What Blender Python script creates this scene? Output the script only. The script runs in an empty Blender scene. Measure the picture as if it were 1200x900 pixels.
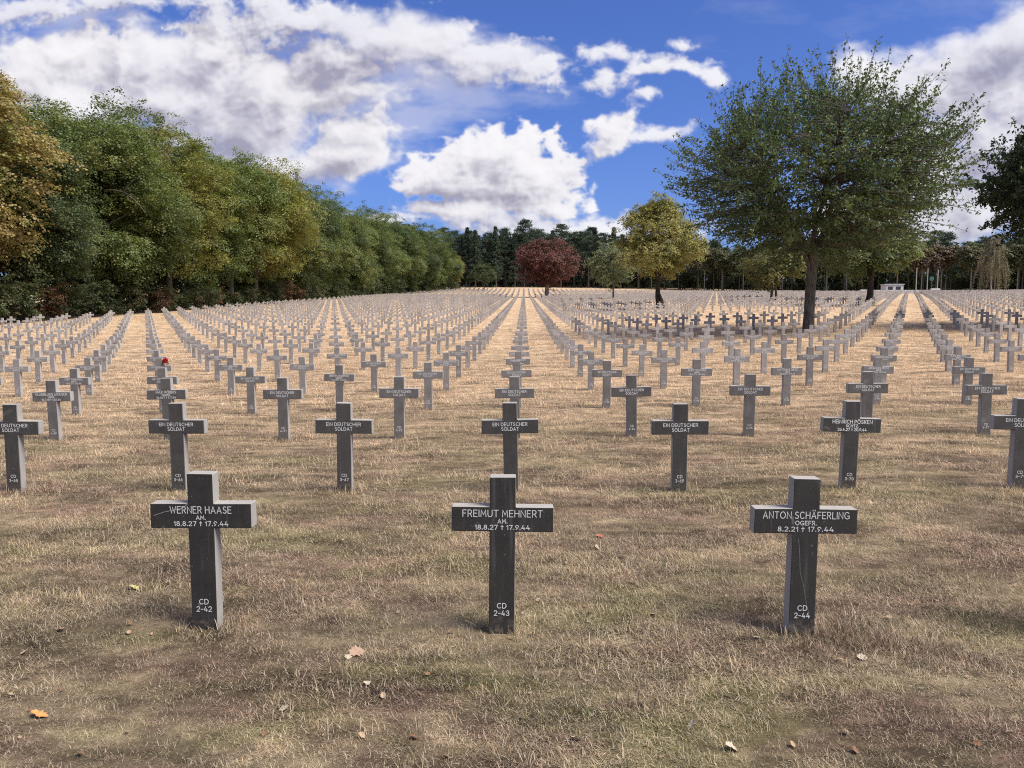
import bpy, bmesh, math, random
import numpy as np
from mathutils import Vector, Matrix, Euler

rng = np.random.default_rng(7)
random.seed(7)
S = bpy.context.scene
COL = S.collection
R = math.radians

# ------------------------------------------------------------------ camera
EYE = 1.6
PITCH, YAW = R(5.27), R(0.9)
FPX = 900.0                                    # focal length in pixels of the 1200 px wide photograph
cam_d = bpy.data.cameras.new('camera')
cam = bpy.data.objects.new('camera', cam_d)
COL.objects.link(cam)
cam_d.sensor_width = 36.0
cam_d.lens = 36.0 * FPX / 1200.0
cam_d.clip_start, cam_d.clip_end = 0.05, 6000
cam.location = (0, 0, EYE)
cam.rotation_euler = (R(90) - PITCH, 0, YAW)
S.camera = cam

def pix_dir(px, py):
    """direction in the world of a point of the photograph"""
    v = Vector(((px - 600) / FPX, (450 - py) / FPX, -1.0))
    return (Matrix.Rotation(YAW, 3, 'Z') @ Matrix.Rotation(R(90) - PITCH, 3, 'X') @ v)

def project(x, y, z):
    """world point -> photograph pixel"""
    v = Matrix.Rotation(-(R(90) - PITCH), 3, 'X') @ (Matrix.Rotation(-YAW, 3, 'Z') @ Vector((x, y, z - EYE)))
    if v.z > -0.1: return None
    return 600 + FPX * v.x / -v.z, 450 - FPX * v.y / -v.z

# ------------------------------------------------------------------ light and colour management
S.view_settings.view_transform = 'Standard'
S.view_settings.look = 'None'
S.view_settings.gamma = 1
S.view_settings.exposure = 0.80
S.view_settings.use_curve_mapping = False
S.cycles.max_bounces = 6
S.cycles.diffuse_bounces = 3
S.cycles.glossy_bounces = 2
S.cycles.transmission_bounces = 3
S.cycles.transparent_max_bounces = 8
S.cycles.use_denoising = False
S.cycles.pixel_filter_type = 'BLACKMAN_HARRIS'
S.cycles.filter_width = 1.1

SUN_EL, SUN_AZ = R(53), R(-26)                 # azimuth counted from +x (to the right), negative = behind the camera
sun_dir = Vector((math.cos(SUN_EL) * math.cos(SUN_AZ), math.cos(SUN_EL) * math.sin(SUN_AZ), math.sin(SUN_EL)))
sun_d = bpy.data.lights.new('sun', 'SUN')
sun = bpy.data.objects.new('sun', sun_d)
COL.objects.link(sun)
sun_d.energy = 3.7
sun_d.angle = R(28)
sun_d.color = (1.0, 0.93, 0.81)
sun.rotation_euler = sun_dir.to_track_quat('Z', 'Y').to_euler()
sun.location = (30, -10, 60)

# ------------------------------------------------------------------ node helpers
class NT:
    def __init__(self, tree): self.t = tree
    def n(self, typ, **kw):
        nd = self.t.nodes.new(typ)
        for k, v in kw.items(): setattr(nd, k, v)
        return nd
    def set(self, sock, v):
        if isinstance(v, bpy.types.NodeSocket): self.t.links.new(v, sock)
        else: sock.default_value = v
    def math(self, op, a, b=None, c=None, clamp=False):
        nd = self.n('ShaderNodeMath', operation=op, use_clamp=clamp)
        for i, v in enumerate((a, b, c)):
            if v is not None: self.set(nd.inputs[i], v)
        return nd.outputs[0]
    def vec(self, op, a, b=None, scale=None):
        nd = self.n('ShaderNodeVectorMath', operation=op)
        self.set(nd.inputs[0], a)
        if b is not None: self.set(nd.inputs[1], b)
        if scale is not None: self.set(nd.inputs['Scale'], scale)
        return nd.outputs['Value'] if op in ('LENGTH', 'DOT_PRODUCT', 'DISTANCE') else nd.outputs[0]
    def noise(self, vec, scale, detail=4, rough=0.55, dist=0.0, dim='3D'):
        nd = self.n('ShaderNodeTexNoise', noise_dimensions=dim)
        self.set(nd.inputs['Vector'], vec)
        nd.inputs['Scale'].default_value = scale
        nd.inputs['Detail'].default_value = detail
        nd.inputs['Roughness'].default_value = rough
        nd.inputs['Distortion'].default_value = dist
        return nd.outputs['Fac']
    def mix(self, fac, a, b, mode='MIX'):
        nd = self.n('ShaderNodeMix', data_type='RGBA', blend_type=mode)
        self.set(nd.inputs[0], fac); self.set(nd.inputs[6], a); self.set(nd.inputs[7], b)
        return nd.outputs[2]
    def ramp(self, fac, lo, hi, interp='SMOOTHSTEP', to0=0.0, to1=1.0):
        nd = self.n('ShaderNodeMapRange', interpolation_type=interp)
        self.set(nd.inputs[0], fac)
        for i, v in enumerate((lo, hi, to0, to1)): self.set(nd.inputs[i + 1], v)
        return nd.outputs[0]

def rgb(*c): return (c[0], c[1], c[2], 1.0)

# ------------------------------------------------------------------ sky with clouds (world)
W = bpy.data.worlds.new('World'); S.world = W; W.use_nodes = True
wt = W.node_tree; wt.nodes.clear(); N = NT(wt)
SKY_STRENGTH = 0.07

# cumulus seen in the photograph: pixel centre, pixel radii, tilt in degrees, puffiness
CLOUDS = [
    (205, 125, 200, 85, 0, .5), (180, 185, 220, 60, 0, .3), (330, 195, 110, 48, 0, .4), (60, 120, 90, 75, 0, .8), (115, 95, 80, 50, 0, .95), (265, 60, 60, 40, 0, .9), (290, 145, 150, 75, 0, .5), (60, 0, 210, 26, 0, .1), (400, 180, 72, 46, 12, .85), (345, 110, 80, 60, 0, .7),
    (345, 25, 130, 42, 0, .3), (480, 40, 150, 46, -14, .25), (570, 72, 105, 38, -18, .3), (-120, 120, 170, 120, 0, .5), (405, 85, 60, 40, 0, .5),
    (555, 216, 70, 34, 0, 1), (622, 206, 48, 42, 0, 1), (580, 186, 50, 28, 0, .9), (648, 242, 36, 16, 0, .9), (600, 226, 60, 22, 0, .9), (555, 252, 70, 18, 0, .9), (640, 266, 190, 20, 0, .3),
    (692, 67, 36, 14, 8, .2), (703, 96, 22, 14, 0, .3), (772, 78, 44, 14, 5, .4), (812, 88, 26, 13, -20, .3), (712, 168, 38, 24, 8, .6), (760, 162, 46, 15, 4, .3),
    (740, 121, 17, 10, 0, .3), (797, 50, 17, 9, 10, .3), (445, 270, 26, 10, 0, .5),
    (1110, 105, 125, 62, 12, .4), (1200, 55, 150, 60, 18, .3), (1190, 170, 130, 100, 0, .4), (1120, 245, 130, 60, 0, .4), (1010, 265, 70, 30, 0, .4), (1030, 95, 40, 26, 10, .6),
    (1400, 100, 230, 140, 0, .4),
]
# ---- cloud painter (pure numpy): returns alpha, light on a window of sky directions u = dx/dy, v = dz/dy
def perlin(x, y, seed):
    g = np.random.default_rng(seed); perm = g.permutation(256); ang = g.uniform(0, 2 * np.pi, 256); gxv, gyv = np.cos(ang), np.sin(ang)
    xi = np.floor(x).astype(np.int32); yi = np.floor(y).astype(np.int32); xf = x - xi; yf = y - yi
    def gr(ix, iy, dx_, dy_):
        h = perm[(perm[ix & 255] + iy) & 255]; return gxv[h] * dx_ + gyv[h] * dy_
    u = xf ** 3 * (xf * (xf * 6 - 15) + 10); v = yf ** 3 * (yf * (yf * 6 - 15) + 10)
    a = gr(xi, yi, xf, yf); b = gr(xi + 1, yi, xf - 1, yf); c = gr(xi, yi + 1, xf, yf - 1); d = gr(xi + 1, yi + 1, xf - 1, yf - 1)
    return (a + (b - a) * u) * (1 - v) + (c + (d - c) * u) * v
def fbm(x, y, seed, octaves=7, gain=.52, billow=False):
    s, a, t = 0, 1.0, 0
    for o in range(octaves):
        n = perlin(x * 2 ** o + 17.3 * o, y * 2 ** o - 9.1 * o, seed + o)
        s = s + a * ((1 - 2.4 * np.abs(n)) - .45 if billow else n * 1.5); t += a; a *= gain
    return s / t
SHADE = [(300, 14, 75, 22, .5), (380, 88, 62, 38, .55), (345, 60, 40, 22, .3), (225, 165, 120, 45, .38), (420, 160, 50, 30, .3), (395, 195, 50, 22, .3), (560, 236, 80, 16, .35), (1180, 75, 60, 22, .35), (1120, 200, 110, 60, .30), (120, 25, 90, 18, .3), (560, 60, 70, 22, .2)]
UR, VR, NW, NH = (-.86, .86), (-.02, .58), 1500, 524
def paint_clouds():
    u, v = np.meshgrid(np.linspace(*UR, NW), np.linspace(*VR, NH))
    wu = u + .05 * fbm(u * 5, v * 6, 1, 3); wv = v + .04 * fbm(u * 5 + 50, v * 6, 2, 3)
    nu = u + .006 * fbm(u * 18, v * 18, 4, 3); nv = v + .006 * fbm(u * 18 + 9, v * 18, 5, 3)
    soft = fbm(nu * 6, nv * 9, 11, 7, .56); bil = fbm(nu * 12, nv * 15, 31, 6, .50, True); mid = fbm(nu * 9 + 5, nv * 13, 51, 6, .55)
    soft_s = fbm(nu * 19, nv * 27, 12, 6, .62); bil_s = fbm(nu * 21 + 3, nv * 25, 33, 5, .52, True); mid_s = fbm(nu * 30 + 5, nv * 42, 53, 5, .6)
    D = np.full(u.shape, -3.0); pm = np.full(u.shape, .4); best = np.full(u.shape, -9.0)
    for (cx, cy, rx, ry, tilt, puff) in CLOUDS:
        d = pix_dir(cx, cy); cu, cv = d.x / d.y, d.z / d.y
        c, s = math.cos(R(tilt)), math.sin(R(tilt)); a = wu - cu; b = wv - cv
        p = (a * c + b * s) * FPX / rx; q = (-a * s + b * c) * FPX / ry
        q = np.where(q < 0, q * (1 + .5 * puff), q)              # cumulus bases are flatter than their tops
        r = np.sqrt(p * p + q * q)
        m = (.97 - r) * min(1.0, .5 + min(rx, ry) / 60)
        amp = min(1.0, .85 + min(rx, ry) / 200)
        sf, bl, md = (soft_s, bil_s, mid_s) if min(rx, ry) < 45 else (soft, bil, mid)
        m = m + amp * ((1 - puff) * (1.15 * sf + 1.0 * md) + puff * (.95 * bl + .30 * md))
        pm = np.where(m > best, puff, pm); best = np.maximum(best, m)
        D = np.logaddexp(D * 9, m * 9) / 9
    # light: higher and denser lumps catch the sun on their upper right flanks and shade what lies below left
    h = np.minimum(D, .75 + .25 * D) + .55 * bil * np.clip(D + .3, 0, 1) + .34 * mid
    du, dv = (UR[1] - UR[0]) / NW, (VR[1] - VR[0]) / NH
    def shift(f, st):
        sx, sy = int(round(st * .62 / du)), int(round(st * .80 / dv)); return np.pad(f, ((0, sy), (0, sx)), mode='edge')[sy:, sx:]
    thick = sum(np.clip(shift(D, st), 0, 1.1) for st in (.010, .022, .036, .052, .072)) / 5
    light = .84 - .42 * thick + .40 * (h - shift(h, .006)) + .34 * (h - shift(h, .018)) + .26 * (h - shift(h, .045)) + .12 * bil
    for (cx, cy, rx, ry, k_) in SHADE:                          # thick, sunless parts
        d = pix_dir(cx, cy); q = ((wu - d.x / d.y) * FPX / rx) ** 2 + ((wv - d.z / d.y) * FPX / ry) ** 2; light = light - k_ * .85 * np.exp(-q) * (.8 + .8 * mid)
    veil = np.clip(fbm(u * 3.2 + 3, v * 9, 81, 6, .6) * 1.3 - .10, 0, .40) * np.clip((.15 - u) * 2.2 + .35, .25, 1)
    wd = .80 - .50 * pm; t = np.clip((D + .10) / wd, 0, 1); alpha = t * t * (3 - 2 * t) * (.80 + .20 * np.clip(pm * 1.6, 0, 1))
    k = np.clip(alpha * 2.5, 0, 1); light = np.where(light > .7, .7 + (1 - np.exp(-(light - .7) * 2.2)) * .3, light); light = np.clip(light, 0, 1) * k + .80 * (1 - k)
    return 1 - (1 - alpha * .98) * (1 - veil), np.clip(light, 0, 1)

ca, cl_ = paint_clouds()
sky_im = bpy.data.images.new('cloud_cover', NW, NH, alpha=False, float_buffer=True, is_data=True)
buf = np.ones((NH, NW, 4), np.float32); buf[..., 0] = ca; buf[..., 1] = cl_; buf[..., 2] = 0
sky_im.pixels.foreach_set(buf.ravel()); sky_im.update()
tc = N.n('ShaderNodeTexCoord')
sep = N.n('ShaderNodeSeparateXYZ'); wt.links.new(tc.outputs['Generated'], sep.inputs[0])
dx, dy, dz = sep.outputs
dys = N.math('MAXIMUM', N.math('ABSOLUTE', dy), 0.08)
uu = N.math('DIVIDE', dx, dys); vv = N.math('DIVIDE', dz, dys)
cmb = N.n('ShaderNodeCombineXYZ'); N.set(cmb.inputs[0], uu); N.set(cmb.inputs[1], vv); N.set(cmb.inputs[2], N.math('MULTIPLY', N.math('SIGN', dy), 3.0))
dzs = N.math('ADD', N.math('MAXIMUM', dz, 0.0), 0.15)
cq = N.n('ShaderNodeCombineXYZ'); N.set(cq.inputs[0], N.math('DIVIDE', dx, dzs)); N.set(cq.inputs[1], N.math('DIVIDE', dy, dzs))
# the window of sky that the painted heaps cover, and beyond it the same kind of broken cumulus all round
wu_ = N.ramp(uu, UR[0], UR[1], 'LINEAR'); wv_ = N.ramp(vv, VR[0], VR[1], 'LINEAR')
cw = N.n('ShaderNodeCombineXYZ'); N.set(cw.inputs[0], wu_); N.set(cw.inputs[1], wv_)
tex = N.n('ShaderNodeTexImage', image=sky_im, interpolation='Cubic', extension='EXTEND'); N.set(tex.inputs[0], cw.outputs[0])
tsp = N.n('ShaderNodeSeparateColor'); N.set(tsp.inputs[0], tex.outputs[0])
front = N.math('MULTIPLY', N.math('MULTIPLY', N.math('GREATER_THAN', dy, 0.05), N.ramp(N.math('ABSOLUTE', uu), .84, .70)), N.ramp(vv, 0.57, 0.46))
gen = N.noise(cq.outputs[0], 1.3, 5, 0.55)
galpha = N.math('MULTIPLY', N.ramp(gen, .44, .60), .95); glit = N.ramp(gen, .75, .45, 'LINEAR', .35, .85)
def blend(a_, b_): return N.math('ADD', N.math('MULTIPLY', a_, front), N.math('MULTIPLY', b_, N.math('SUBTRACT', 1.0, front)))
alpha = blend(tsp.outputs[0], galpha); lit = blend(tsp.outputs[1], glit)
CLOUD_LO, CLOUD_HI = rgb(.225, .215, .27), rgb(.575, .565, .575)
ccol = N.mix(lit, CLOUD_LO, CLOUD_HI)
sky = N.n('ShaderNodeTexSky', sky_type='NISHITA')
sky.sun_disc = False
sky.sun_elevation = SUN_EL
sky.sun_rotation = R(90) - SUN_AZ
sky.altitude = 30; sky.air_density = 1.0; sky.dust_density = 1.1; sky.ozone_density = 2.5
skyc = N.mix(1.0, sky.outputs[0], rgb(0.50, 0.66, 1.20), 'MULTIPLY')
cl = N.vec('SCALE', ccol, scale=1.0 / SKY_STRENGTH)
final = N.mix(alpha, skyc, cl)
bg = N.n('ShaderNodeBackground'); N.set(bg.inputs[0], final); bg.inputs[1].default_value = SKY_STRENGTH
wo = N.n('ShaderNodeOutputWorld'); wt.links.new(bg.outputs[0], wo.inputs[0])
W.cycles.sampling_method = 'MANUAL'; W.cycles.sample_map_resolution = 512

# ------------------------------------------------------------------ scene helpers
def tag(o, label=None, cat=None, group=None, kind=None):
    if label: o['label'] = label
    if cat: o['category'] = cat
    if group: o['group'] = group
    if kind: o['kind'] = kind
    return o

def link(name, data, parent=None):
    o = bpy.data.objects.new(name, data); COL.objects.link(o)
    if parent is not None: o.parent = parent
    return o

def mesh_np(name, verts, faces, mat=None, smooth=False):
    """faces: (n,k) int array"""
    verts = np.asarray(verts, dtype=np.float32); faces = np.asarray(faces, dtype=np.int32)
    me = bpy.data.meshes.new(name)
    n, k = faces.shape
    me.vertices.add(len(verts)); me.vertices.foreach_set('co', verts.ravel())
    me.loops.add(n * k); me.loops.foreach_set('vertex_index', faces.ravel())
    me.polygons.add(n); me.polygons.foreach_set('loop_start', np.arange(0, n * k, k, dtype=np.int32))
    me.polygons.foreach_set('use_smooth', np.full(n, smooth))
    me.update(calc_edges=True)
    if mat: me.materials.append(mat)
    return me

def merge(parts):
    vs, fs, o = [], [], 0
    for v, f in parts:
        vs.append(np.asarray(v, dtype=float)); fs.append(np.asarray(f) + o); o += len(v)
    return np.concatenate(vs), np.concatenate(fs)

def unit(a): return a / np.maximum(np.linalg.norm(a, axis=-1, keepdims=True), 1e-9)

def tube(pts, radii, sides=7):
    pts = np.asarray(pts, float); n = len(pts)
    t = unit(np.gradient(pts, axis=0))
    ref = np.where(np.abs(t[:, 2:3]) > 0.9, np.array([[1., 0, 0]]), np.array([[0., 0, 1]]))
    ref = np.repeat(ref[:1], n, 0)
    a = unit(np.cross(t, ref)); b = np.cross(t, a)
    ang = np.linspace(0, 2 * np.pi, sides, endpoint=False)
    ring = a[:, None] * np.cos(ang)[None, :, None] + b[:, None] * np.sin(ang)[None, :, None]
    v = (pts[:, None] + ring * np.asarray(radii)[:, None, None]).reshape(-1, 3)
    i = np.arange(n - 1)[:, None] * sides; j = np.arange(sides)[None]; j2 = (j + 1) % sides
    f = np.stack([i + j, i + j2, i + sides + j2, i + sides + j], -1).reshape(-1, 4)
    return v, f

# ------------------------------------------------------------------ the lie of the land
TZ = np.array([-80, 0, 3.84, 6.9, 10, 13, 20, 33, 51, 60, 80, 101, 120, 150, 204, 260, 300, 340, 420], float)
TU = np.array([-.67, -.33, 0, .33, .67])
TH = np.array([
    [0, 0, 0, 0, 0], [.03, .02, 0, 0, 0], [.04, .03, 0, -.015, -.02], [-.03, -.01, 0, .05, .02], [-.12, -.04, 0, .06, .06], [-.18, -.13, 0, .08, .08],
    [-.16, -.10, .02, .16, .2], [0, .02, .18, .52, .55], [.7, .7, .8, 1.25, 1.5], [.95, .98, 1.05, 1.6, 1.95], [1.7, 1.7, 1.7, 2.5, 2.9],
    [2.6, 2.5, 2.4, 3.3, 3.7], [3.3, 3.2, 3.1, 3.9, 4.3], [4.6, 4.4, 4.1, 5.0, 5.4], [7.2, 6.6, 5.9, 6.6, 6.9], [10.2, 10.0, 9.3, 9.0, 8.5],
    [12.4, 12.6, 11.9, 11, 10], [13, 13, 12.6, 12, 11], [14, 14, 14, 13.5, 13]], float)
def height(x, y):
    x = np.asarray(x, float); y = np.asarray(y, float)
    zz = np.clip(y, TZ[0], TZ[-1]); u = np.clip(x / np.maximum(y + 6.0, 12.0), -.67, .67)
    i = np.clip(np.searchsorted(TZ, zz) - 1, 0, len(TZ) - 2); f = (zz - TZ[i]) / (TZ[i + 1] - TZ[i])
    j = np.clip(np.searchsorted(TU, u) - 1, 0, len(TU) - 2); g = (u - TU[j]) / (TU[j + 1] - TU[j])
    g = g * g * (3 - 2 * g)
    h = (TH[i, j] * (1 - g) + TH[i, j + 1] * g) * (1 - f) + (TH[i + 1, j] * (1 - g) + TH[i + 1, j + 1] * g) * f
    bump = 0.012 * np.sin(x * 2.1 + 1.3 * np.sin(y * .9)) * np.sin(y * 1.7 + .6) + 0.008 * np.sin(x * 5.3 + y * 1.1) * np.sin(y * 4.1 - x)
    return h + bump
def H(x, y): return float(height(x, y))

# ------------------------------------------------------------------ materials
def material(name):
    m = bpy.data.materials.new(name); m.use_nodes = True
    m.node_tree.nodes.clear()
    n = NT(m.node_tree); out = n.n('ShaderNodeOutputMaterial')
    return m, n, out
def principled(n, out, col, rough=0.8, spec=0.3, normal=None):
    b = n.n('ShaderNodeBsdfPrincipled'); n.set(b.inputs['Base Color'], col); n.set(b.inputs['Roughness'], rough)
    b.inputs['Specular IOR Level'].default_value = spec
    if normal is not None: n.set(b.inputs['Normal'], normal)
    n.t.links.new(b.outputs[0], out.inputs[0])
    return b

def turf_group():
    """dry-lawn colour at a world position: straw, mauve thatch and olive patches"""
    g = bpy.data.node_groups.new('turf_colour', 'ShaderNodeTree')
    g.interface.new_socket('Color', in_out='OUTPUT', socket_type='NodeSocketColor')
    g.interface.new_socket('Green', in_out='OUTPUT', socket_type='NodeSocketFloat')
    G = NT(g); go = G.n('NodeGroupOutput'); geo = G.n('ShaderNodeNewGeometry')
    p = geo.outputs['Position']
    pw = G.vec('ADD', p, (31.0, 7.0, 0.0))
    st = G.vec('MULTIPLY', pw, (0.55, 1.0, 0.0))
    n1 = G.noise(st, 1.25, 6, 0.66); n2 = G.noise(st, 3.4, 4, 0.6, 0.4); n3 = G.noise(st, 1.35, 4, 0.6)
    sx = G.n('ShaderNodeSeparateXYZ'); g.links.new(p, sx.inputs[0])
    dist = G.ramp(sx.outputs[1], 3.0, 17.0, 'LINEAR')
    straw = G.mix(n2, rgb(.29, .222, .14), rgb(.45, .36, .235))
    mauve = rgb(.25, .172, .125)
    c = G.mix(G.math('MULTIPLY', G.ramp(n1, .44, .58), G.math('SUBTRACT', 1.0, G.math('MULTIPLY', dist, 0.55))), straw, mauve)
    c = G.mix(G.math('MULTIPLY', dist, 0.60), c, rgb(.90, .64, .42))  # drier straw farther off, and shade over the near lawn painted into the colour
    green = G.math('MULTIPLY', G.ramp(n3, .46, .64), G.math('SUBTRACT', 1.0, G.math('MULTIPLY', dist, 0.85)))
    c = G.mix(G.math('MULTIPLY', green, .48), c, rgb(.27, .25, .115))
    # clumps of older, darker thatch
    n4 = G.noise(G.vec('MULTIPLY', pw, (.6, 1.3, 0.0)), 1.7, 6, .62, .5); n5 = G.noise(pw, 6.5, 4, .6)
    c = G.vec('SCALE', c, scale=G.math('MULTIPLY', G.ramp(n4, .34, .60, 'LINEAR', .50, 1.20), G.ramp(n5, .34, .62, 'LINEAR', .66, 1.16)))
    g.links.new(c, go.inputs[0]); g.links.new(green, go.inputs[1])
    return g
turf = turf_group()

def ground_mat():
    m, n, out = material('dry_turf')
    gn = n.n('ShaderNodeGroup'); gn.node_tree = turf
    geo = n.n('ShaderNodeNewGeometry'); p = geo.outputs['Position']
    f = n.noise(p, 38, 4, .7); f2 = n.noise(n.vec('MULTIPLY', p, (.35, 1.6, 1)), 3.5, 5, .65)
    sx = n.n('ShaderNodeSeparateXYZ'); n.t.links.new(p, sx.inputs[0])
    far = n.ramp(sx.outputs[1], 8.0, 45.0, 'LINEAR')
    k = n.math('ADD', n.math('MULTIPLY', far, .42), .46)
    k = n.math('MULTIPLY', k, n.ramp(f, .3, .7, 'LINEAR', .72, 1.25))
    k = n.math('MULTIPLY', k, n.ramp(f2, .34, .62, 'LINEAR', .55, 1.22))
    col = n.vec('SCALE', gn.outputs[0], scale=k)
    bmp = n.n('ShaderNodeBump'); n.set(bmp.inputs['Height'], n.math('ADD', f, n.math('MULTIPLY', f2, 2.0))); bmp.inputs['Strength'].default_value = .6; bmp.inputs['Distance'].default_value = .03
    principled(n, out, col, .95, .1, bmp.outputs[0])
    return m

def grass_mat():
    m, n, out = material('dry_grass_blade')
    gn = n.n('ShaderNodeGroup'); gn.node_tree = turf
    geo = n.n('ShaderNodeNewGeometry'); r = geo.outputs['Random Per Island']
    oi = n.n('ShaderNodeObjectInfo')
    k = n.ramp(r, 0, 1, 'LINEAR', .48, 1.55)
    k = n.math('MULTIPLY', k, n.ramp(oi.outputs['Random'], 0, 1, 'LINEAR', .88, 1.12))
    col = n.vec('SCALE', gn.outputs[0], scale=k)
    r2 = n.math('FRACT', n.math('MULTIPLY', r, 7.31))
    col = n.mix(n.math('MULTIPLY', n.math('GREATER_THAN', r2, .84), .65), col, rgb(.66, .55, .41))
    col = n.mix(n.math('MULTIPLY', n.math('LESS_THAN', r2, n.math('ADD', n.math('MULTIPLY', gn.outputs[1], .35), .05)), .7), col, rgb(.15, .16, .05))
    b = n.n('ShaderNodeBsdfPrincipled'); n.set(b.inputs['Base Color'], col); b.inputs['Roughness'].default_value = .7; b.inputs['Specular IOR Level'].default_value = .25
    tr = n.n('ShaderNodeBsdfTranslucent'); n.set(tr.inputs[0], col)
    mx = n.n('ShaderNodeMixShader'); mx.inputs[0].default_value = .25
    n.t.links.new(b.outputs[0], mx.inputs[1]); n.t.links.new(tr.outputs[0], mx.inputs[2]); n.t.links.new(mx.outputs[0], out.inputs[0])
    return m

def leaf_mat(name, c1, c2, c3=None, trans=.28, patch=.35, spec=.35):
    """c1..c2 vary leaf by leaf, c3 appears in patches a few metres across"""
    m, n, out = material(name)
    geo = n.n('ShaderNodeNewGeometry'); r = geo.outputs['Random Per Island']
    tcd = n.n('ShaderNodeTexCoord'); oi = n.n('ShaderNodeObjectInfo')
    col = n.mix(r, rgb(*c1), rgb(*c2))
    if c3:
        pv = n.vec('ADD', tcd.outputs['Object'], n.vec('SCALE', (13.0, 7.0, 5.0), scale=oi.outputs['Random']))
        col = n.mix(n.ramp(n.noise(pv, patch, 3, .6), .47, .66), col, n.mix(r, rgb(*c3), rgb(*[c * .6 for c in c3])))
    k = n.math('MULTIPLY', n.ramp(oi.outputs['Random'], 0, 1, 'LINEAR', .82, 1.18), n.ramp(n.noise(tcd.outputs['Object'], 1.15, 3, .6), .30, .70, 'LINEAR', .62, 1.42))
    col = n.vec('SCALE', col, scale=k)
    b = n.n('ShaderNodeBsdfPrincipled'); n.set(b.inputs['Base Color'], col); b.inputs['Roughness'].default_value = .5; b.inputs['Specular IOR Level'].default_value = spec
    tr = n.n('ShaderNodeBsdfTranslucent'); n.set(tr.inputs[0], n.vec('MULTIPLY', col, (1.25, 1.3, .7)))
    mx = n.n('ShaderNodeMixShader'); mx.inputs[0].default_value = trans
    n.t.links.new(b.outputs[0], mx.inputs[1]); n.t.links.new(tr.outputs[0], mx.inputs[2]); n.t.links.new(mx.outputs[0], out.inputs[0])
    return m

def bark_mat(name, c1, c2):
    m, n, out = material(name)
    tcd = n.n('ShaderNodeTexCoord')
    f = n.noise(n.vec('MULTIPLY', tcd.outputs['Object'], (9, 9, 1.6)), 1.6, 6, .65)
    col = n.mix(n.ramp(f, .35, .68), rgb(*c1), rgb(*c2))
    bmp = n.n('ShaderNodeBump'); n.set(bmp.inputs['Height'], f); bmp.inputs['Strength'].default_value = .8; bmp.inputs['Distance'].default_value = .04
    principled(n, out, col, .9, .2, bmp.outputs[0])
    return m

def stone_mat(name, attr_type):
    """basalt-grey cast stone; each cross carries a tone, with shade painted into the front rows"""
    m, n, out = material(name)
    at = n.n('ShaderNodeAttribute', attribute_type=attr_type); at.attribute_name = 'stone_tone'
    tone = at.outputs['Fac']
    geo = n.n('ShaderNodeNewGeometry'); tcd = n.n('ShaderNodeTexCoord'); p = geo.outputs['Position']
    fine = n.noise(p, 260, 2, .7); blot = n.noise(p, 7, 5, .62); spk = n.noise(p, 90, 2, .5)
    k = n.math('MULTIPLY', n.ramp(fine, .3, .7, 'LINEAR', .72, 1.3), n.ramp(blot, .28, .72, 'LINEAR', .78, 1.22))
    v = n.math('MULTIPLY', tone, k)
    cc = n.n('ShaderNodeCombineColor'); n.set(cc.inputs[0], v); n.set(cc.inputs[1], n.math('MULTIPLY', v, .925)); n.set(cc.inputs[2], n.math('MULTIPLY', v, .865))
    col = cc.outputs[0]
    # weathered tops and sides paler than the front, sunlight painted into them too
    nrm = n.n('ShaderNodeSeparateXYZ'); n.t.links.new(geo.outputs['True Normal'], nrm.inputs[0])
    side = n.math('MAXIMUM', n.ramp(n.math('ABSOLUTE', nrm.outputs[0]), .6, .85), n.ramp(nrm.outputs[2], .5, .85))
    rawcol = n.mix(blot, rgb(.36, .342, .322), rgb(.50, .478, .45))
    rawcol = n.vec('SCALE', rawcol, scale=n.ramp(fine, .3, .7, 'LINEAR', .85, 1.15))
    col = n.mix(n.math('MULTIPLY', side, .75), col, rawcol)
    # lichen specks and pale scuffs
    col = n.mix(n.math('MULTIPLY', n.ramp(spk, .70, .76), .30), col, rgb(.42, .42, .40))
    col = n.mix(n.math('MULTIPLY', n.ramp(n.noise(p, 2.2, 6, .7, .6), .60, .72), .30), col, rgb(.33, .31, .27))
    # rain streaks and splashed soil near the foot
    oc = tcd.outputs['Object']
    strk = n.noise(n.vec('MULTIPLY', p, (38.0, 38.0, 2.2)), 1.0, 4, .6)
    col = n.mix(n.math('MULTIPLY', n.ramp(strk, .56, .70), .10), col, rgb(.30, .295, .28))
    so = n.n('ShaderNodeSeparateXYZ'); n.t.links.new(oc, so.inputs[0])
    spl = n.math('MULTIPLY', n.ramp(n.math('ADD', n.math('MULTIPLY', blot, .22), so.outputs[2]), .22, .10), n.ramp(n.noise(p, 45, 3, .6), .45, .60))
    if attr_type == 'OBJECT': col = n.mix(n.math('MULTIPLY', spl, .55), col, rgb(.20, .165, .12))
    chip = n.ramp(n.noise(p, 16, 3, .5), .72, .76)
    col = n.mix(n.math('MULTIPLY', chip, .4), col, rgb(.26, .26, .25))
    bmp = n.n('ShaderNodeBump'); n.set(bmp.inputs['Height'], n.math('ADD', fine, n.math('MULTIPLY', spk, 1.2))); bmp.inputs['Strength'].default_value = .3; bmp.inputs['Distance'].default_value = .002
    principled(n, out, col, n.ramp(blot, .2, .8, 'LINEAR', .6, .85), .22, bmp.outputs[0])
    return m

def plain_mat(name, c, rough=.7, spec=.3, var=.25, scale=6):
    m, n, out = material(name)
    tcd = n.n('ShaderNodeTexCoord')
    f = n.noise(tcd.outputs['Object'], scale, 5, .6)
    col = n.vec('SCALE', rgb(*c)[:3], scale=n.ramp(f, .3, .7, 'LINEAR', 1 - var, 1 + var))
    principled(n, out, col, rough, spec)
    return m

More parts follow.
